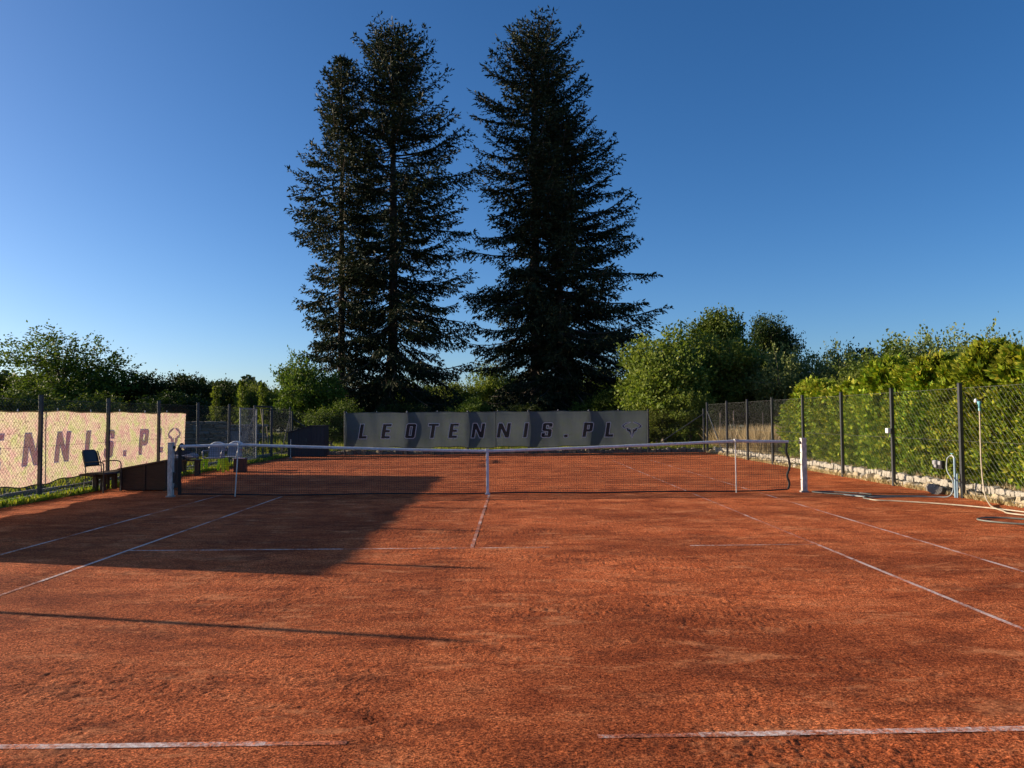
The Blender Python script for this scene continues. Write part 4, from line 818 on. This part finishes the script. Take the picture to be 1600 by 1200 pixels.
# thuja hedge
def thuja_meshes(seed, H=2.7):
    r = np.random.default_rng(seed); nc_ = 400; per = 19; zc = H * r.random(nc_) ** 0.85; ac = r.uniform(0, 2 * math.pi, nc_)
    rc = 0.60 * np.clip(1.06 - (zc / H) ** 3.4, 0, 1) ** 0.55 * (1 + 0.13 * np.sin(3 * ac + zc * 2.3 + seed)) * r.uniform(0.72, 1.12, nc_)
    C = np.stack([rc * np.cos(ac), rc * np.sin(ac) * 1.08, zc], 1); oc = unit(np.stack([np.cos(ac), np.sin(ac), 0.75 + 0.5 * r.random(nc_)], 1) + r.normal(size=(nc_, 3)) * 0.22)
    ns = nc_ * per; ci = np.repeat(np.arange(nc_), per); t_ = r.uniform(-0.16, 0.10, ns)
    P = C[ci] + oc[ci] * t_[:, None] + r.normal(size=(ns, 3)) * 0.042; P[:, 2] = np.maximum(P[:, 2], 0.02); z = P[:, 2]
    D = unit(oc[ci] + r.normal(size=(ns, 3)) * 0.38)
    tip = (r.random(ns) < (0.06 + 0.30 * (t_ > 0.03) + 0.42 * np.clip((z / H - 0.80) / 0.2, 0, 1)))
    L = 0.095 * r.uniform(0.6, 1.45, ns) * np.where(z > H * .85, 1.15, 1)
    Vs = []; side = unit(np.cross(D, r.normal(size=(ns, 3))))
    top = z > H * 0.80; tip = (r.random(ns) < (0.09 + 0.75 * np.clip((z / H - 0.78) / 0.2, 0, 1)))
    L = 0.092 * r.uniform(0.6, 1.5, ns) * np.where(top, 1.5, 1)
    for ang, sc_ in ((0, 1.0), (0.6, 0.75), (-0.6, 0.75)):
        d = unit(D * math.cos(ang) + side * math.sin(ang)); Vs.append(rhombs(P, d, L * sc_, L * 0.34, np.cross(D, side) * 0.35 + side, r).reshape(ns, 4, 3))
    V = np.concatenate(Vs, 1)
    a1 = V[~tip].reshape(-1, 3); a2 = V[tip].reshape(-1, 3)
    b = MB(); b.tube([(0, 0, 0), (0, 0, H * .85)], [0.05, 0.015], 6)
    # dense shaded twig core so the fence side stays closed
    nc = 500; z = H * 0.93 * r.random(nc); a = r.uniform(0, 6.28, nc); rad = 0.42 * np.clip(1.03 - (z / H) ** 3, 0, 1) * np.sqrt(r.random(nc)); P = np.stack([rad * np.cos(a), rad * np.sin(a), z], 1); D = unit(np.stack([np.cos(a), np.sin(a), r.uniform(0, 1, nc)], 1)); core = rhombs(P, D, 0.26, 0.15, None, r)
    return leaf_mesh('foliage', np.concatenate([a1, core]), THUJA), leaf_mesh('young_shoots', a2, THUJA_Y), b.mesh('trunk', BARK2)
TH = [thuja_meshes(50 + k) for k in range(4)]
hl = ['nearest', 'second nearest', 'third nearest', 'fourth nearest', 'fifth nearest', 'sixth nearest', 'seventh nearest', 'eighth nearest', 'ninth nearest', 'tenth nearest', 'eleventh nearest', 'twelfth nearest', 'thirteenth nearest', 'fourteenth nearest', 'fifteenth nearest', 'farthest']
hl[13] = 'farthest'
for k in range(14):
    y = -3.6 + k * 1.02; m = TH[k % 4]; t = thing('thuja_shrub', 'yellow-green thuja of the right hedge, %s to the camera' % hl[k], 'hedge shrub', (10.0 + random.uniform(-.08, .08), y, 0.15), random.uniform(0, 6.28), 'thuja hedge along the right fence')
    s = random.uniform(0.92, 1.08) * (0.93 if k < 8 else 0.84 if k < 13 else 0.72); t.scale = (1.05, 1.05, s)
    for mm, nm in zip(m, ('foliage', 'young_shoots', 'trunk')): mk(nm, mm, t)

# spruces
def spruce(x, y, H, prof, label, seed, trunk_r, clear=2.2, lean=0.0, gap=0.10, z=0.1):
    """prof: list of (height below the top in m, radius in m on -x side, radius on +x side)"""
    r = np.random.default_rng(seed); t = thing('spruce_tree', label, 'spruce', (x, y, z), 0, 'tall spruces behind the far fence')
    pd = [p[0] for p in prof]; pl_ = [p[1] for p in prof]; pr = [p[2] for p in prof]
    ctr = lambda zz: np.array([lean * max(0, 1 - zz / 7) ** 1.5, 0, zz])
    mb = MB(); hs = np.linspace(-0.1, H, 22); mb.tube([tuple(ctr(h)) for h in hs], [trunk_r * (1 - h / H) ** 0.75 * (1 + 0.5 * math.exp(-max(h, 0) * 1.6)) + 0.012 for h in hs], 10); mb.build('trunk', BARK, t, True)
    limb = MB(); PP = []; DD = []; LL = []; SS = []
    zz = H - 0.15
    while zz > clear:
        below = H - zz; nb_ = 5 + int(r.integers(0, 3)) + (1 if below > 3 else 0); a0 = r.uniform(0, 6.28)
        for k in range(nb_):
            if r.random() < gap * (0.5 if below < 4 else 1): continue
            a = a0 + 2 * math.pi * k / nb_ + r.normal() * 0.25; wx = (math.cos(a) + 1) / 2
            Rm = np.interp(below, pd, pl_) * (1 - wx) + np.interp(below, pd, pr) * wx
            rag = math.sin(2 * a + zz * 1.9 + seed) + math.sin(3 * a - zz * 1.1 + seed * 2) + 0.7 * math.sin(a + zz * 4.1)
            if rag < -1.7 and below > 3: continue
            Lb = min(1.04, 0.93 + 0.085 * rag) * Rm * (r.uniform(.96, 1.08) if r.random() < .2 else r.uniform(0.48, 0.95)) if below > 1.5 else Rm * r.uniform(.6, .9)
            q = min(1, below / H * 1.15); s0 = (0.52 * (1 - q) ** 1.3 - 0.30 * q + r.normal() * 0.10)    # slope at the trunk
            sag = -0.10 - 0.12 * q; tipup = (0.20 - 0.30 * q) + 0.12 * r.random(); droop = r.random() < 0.5 * q
            npt = max(4, int(Lb / 0.17)); tt = np.linspace(0, 1, npt + 1); hx, hy = math.cos(a), math.sin(a); base = ctr(zz + r.normal() * .12)
            rr = tt * Lb; z_ = Lb * (s0 * tt + sag * 4 * tt * (1 - tt) * .5 + tipup * tt ** 3 * 0.8 - (0.22 * tt ** 2 if droop else 0)); side = r.normal() * 0.12
            cx = base[0] + rr * hx - side * rr * tt * hy; cy = base[1] + rr * hy + side * rr * tt * hx; cz = base[2] + z_
            C = np.stack([cx, cy, cz], 1)
            if Lb > 0.9: limb.tube([tuple(C[i]) for i in range(0, npt + 1, max(1, npt // 5))], [0.011 * Lb * (1 - i / 8) + 0.006 for i in range(len(range(0, npt + 1, max(1, npt // 5))))], 4, False)
            tang = unit(np.gradient(C, axis=0)); hor = unit(np.cross(tang, np.array([0, 0, 1.])))
            st = 0.24 if below > 5 else 0.05
            for i in range(npt + 1):
                if tt[i] < st * r.uniform(.5, 1.6): continue
                bl = (0.30 + 0.66 * Lb / 4.5 * (math.sin(math.pi * min(1, 0.18 + 0.74 * tt[i])) ** 0.7 + 0.1)) * r.uniform(.7, 1.25)
                for sg in (-1, 1):
                    if r.random() < 0.07: continue
                    d = tang[i] * r.uniform(.5, .95) + hor[i] * sg * r.uniform(.6, 1.0) + np.array([0, 0, -0.20 - 0.42 * q + r.normal() * .12]); d /= np.linalg.norm(d)
                    ns_ = max(1, int(bl / 0.12))
                    for j in range(ns_):
                        p = C[i] + d * bl * (j / ns_); dd = unit(d * 0.9 + r.normal(size=3) * 0.36 + (np.array([0, 0, -0.25 * q])))
                        PP.append(p); DD.append(dd); SS.append(0.235 * r.uniform(.65, 1.35))
            PP.append(C[-1]); DD.append(unit(tang[-1] + np.array([0, 0, .3]))); SS.append(0.34)
        zz -= r.uniform(0.27, 0.43) if below > 4 else r.uniform(0.26, 0.42) if below > 2 else 0.24
    limb.build('limbs', BARK, t)
    P = np.array(PP); D = np.array(DD); S = np.array(SS); n = len(P)
    V = [rhombs(P, D, S, S * 0.33, None, r), rhombs(P + D * S[:, None] * .1, unit(D + r.normal(size=(n, 3)) * .55), S * .8, S * 0.30, None, r)]
    mk('crown', leaf_mesh('crown', np.concatenate(V), NEEDLE), t); return n
n1 = spruce(-6.5, 31.0, 25.1, [(0, .2, .2), (0.8, 1.6, 1.4), (2.3, 2.6, 2.8), (6, 3.6, 4.3), (9, 4.2, 5.3), (14, 4.4, 5.4), (19, 4.4, 5.5), (24, 4.4, 4.8)], 'tall thin-topped spruce of the left pair with a leaning bare trunk foot', 101, 0.36, 2.0, -0.6, 0.06)
n2 = spruce(-9.5, 30.4, 23.3, [(0, .15, .15), (1.0, .9, .8), (2.2, 1.6, 1.4), (6, 2.0, 2.4), (8, 3.0, 2.8), (12, 3.6, 3.2), (13, 2.6, 3.2), (18, 2.6, 3.2), (23, 3.1, 3.2)], 'shorter slim spruce forming the left side of the left pair', 102, 0.24, 0.7, 0.0, 0.05)
n3 = spruce(2.15, 31.2, 25.3, [(0, .2, .2), (0.6, 1.6, 1.4), (2.5, 2.6, 3.2), (4.6, 4.3, 3.6), (6, 3.9, 4.2), (12, 4.4, 4.8), (18, 4.3, 4.6), (24, 3.8, 4.2)], 'tallest spruce with pale-tipped crown, right pair, thick straight trunk', 103, 0.40, 2.2, 0.0, 0.12)
n4 = spruce(3.6, 30.6, 20.0, [(0, .2, .3), (2, 2.0, 3.0), (4, 2.6, 4.2), (8, 3.0, 5.4), (12, 3.0, 7.2), (15, 3.2, 7.5), (20, 3.0, 6.4)], 'shorter spruce behind the tallest one spreading boughs to the right', 104, 0.28, 2.2, 0.0, 0.14)
print('spruce twigs', n1, n2, n3, n4)

# far woodland and small far conifers
def leaf_cloud(name, P, s, mat, label, cat, seed):
    r = np.random.default_rng(seed); D = unit(r.normal(size=P.shape)); sz = s * r.uniform(.6, 1.4, len(P)); return tag(mk(name, leaf_mesh(name, rhombs(P, D, sz, sz * .7, None, r), mat)), label, cat, kind='stuff')
r = np.random.default_rng(5); n = 42000; ang = r.uniform(R(-62), R(62), n); dist = 190 + 25 * r.random(n); ux = np.sin(ang) * dist; uy = np.cos(ang) * dist - 15
hh = 7.2 + 1.6 * np.sin(ang * 31) + 1.3 * np.sin(ang * 77 + 1) + 0.9 * np.sin(ang * 171); P = np.stack([ux, uy, hh * np.sqrt(r.random(n)) + 1.5], 1)
leaf_cloud('far_woodland', P, 1.5, LF_FAR, 'far dark woodland closing the horizon beyond the gardens', 'woodland', 3)
r = np.random.default_rng(6); n = 26000; X_ = r.uniform(-60, 55, n); Y_ = 68 + 10 * r.random(n); hh = 2.8 + 0.7 * np.sin(X_ * .5) + 0.5 * np.sin(X_ * 1.3); P = np.stack([X_, Y_, hh * np.sqrt(r.random(n)) + .1], 1)
leaf_cloud('garden_thicket', P, 0.5, LF_DARK, 'low dark thicket across the gardens behind the spruces', 'thicket', 4)
for x, y, H, lab in ((-55, 125, 8.2, 'small far conifer, left of the gate'), (-58, 128, 7.6, 'smallest far conifer at the end of the dark trees'), (-35.5, 110, 6.5, 'far round-tipped conifer right of the gate')):
    rr = np.random.default_rng(int(-x)); n = 2200; z = H * rr.random(n) ** .8; a = rr.uniform(0, 6.28, n); rad = 1.7 * (1 - z / H) * np.sqrt(rr.random(n)) + .1
    P = np.stack([rad * np.cos(a), rad * np.sin(a), z + .5], 1); t = thing('far_conifer', lab, 'conifer', (x, y, 0.2), 0, 'far conifers'); mk('crown', leaf_mesh('crown', rhombs(P, unit(rr.normal(size=(n, 3))), .5, .3, None, rr), LF_FAR), t); b = MB(); b.tube([(0, 0, 0), (0, 0, H * .9)], [.15, .03], 6); b.build('trunk', BARK, t)

# ------------------------------------------------------------------ grass and weeds

def blades(name, n, xr, yr, zf, hr, wd, mat, label, cat, seed, clump=0.0, dens=None):
    r = np.random.default_rng(seed); x = r.uniform(*xr, n); y = r.uniform(*yr, n)
    if clump:
        m = vnoise(x + 300, y + 300, clump, seed) + 0.25 * r.normal(size=n) > 0.0; x = x[m]; y = y[m]
    n = len(x); P = np.stack([x, y, zf(x, y)], 1); D = unit(np.stack([r.normal(size=n) * .4, r.normal(size=n) * .4, np.ones(n)], 1)); h = r.uniform(*hr, n)
    return tag(mk(name, leaf_mesh(name, rhombs(P, D, h, wd, None, r), mat)), label, cat, kind='stuff')
blades('grass', 45000, (-10.5, 16), (17.75, 27), lambda x, y: 0 * x + 0.14, (0.06, 0.22), 0.03, BLADE, 'yellow-green grass growing behind the far banner', 'grass', 31)
blades('grass', 30000, (-17, -9.3), (-3, 24), lambda x, y: np.where(y > 17.8, 0.14, 0.05), (0.06, 0.28), 0.03, BLADE, 'rough grass beyond the left fence and gate', 'grass', 32, 0.8)
blades('weeds', 34000, (-9.35, -8.56), (-5, 17), lambda x, y: 0 * x + 0.005, (0.03, 0.15), 0.04, WEED, 'bright low weeds along the foot of the left fence', 'weeds', 33, 0.5)
blades('weeds', 15000, (8.86, 9.02), (-4, 17.3), lambda x, y: 0 * x - 0.01, (0.03, 0.14), 0.02, STRAW, 'dry sprouts between clay and the pale stone edging', 'weeds', 34, 0.5)
blades('dry_grass', 15000, (9.5, 12.8), (12.5, 20.2), lambda x, y: 0 * x + 0.15, (0.4, 1.2), 0.024, STRAW, 'tall dry grass past the right corner of the court', 'dry grass', 35, 0.6)
blades('weeds', 5000, (9.2, 9.45), (-4, 16), lambda x, y: 0 * x + 0.16, (0.05, 0.2), 0.02, STRAW, 'dry stalks at the foot of the thuja hedge', 'weeds', 36, 0.4)

blades('grass', 30000, (-36, -9.4), (18, 48), lambda x, y: 0 * x + 0.14, (0.15, 0.45), 0.09, BLADE, 'long meadow grass beyond the gate on the left', 'grass', 37)
blades('grass', 26000, (5, 30), (24, 46), lambda x, y: 0 * x + 0.14, (0.15, 0.45), 0.09, BLADE, 'long meadow grass under the trees on the right', 'grass', 38)
blades('grass', 30000, (-9.4, 5), (27, 60), lambda x, y: 0 * x + 0.14, (0.15, 0.45), 0.10, BLADE, 'long grass round the feet of the spruces', 'grass', 39)
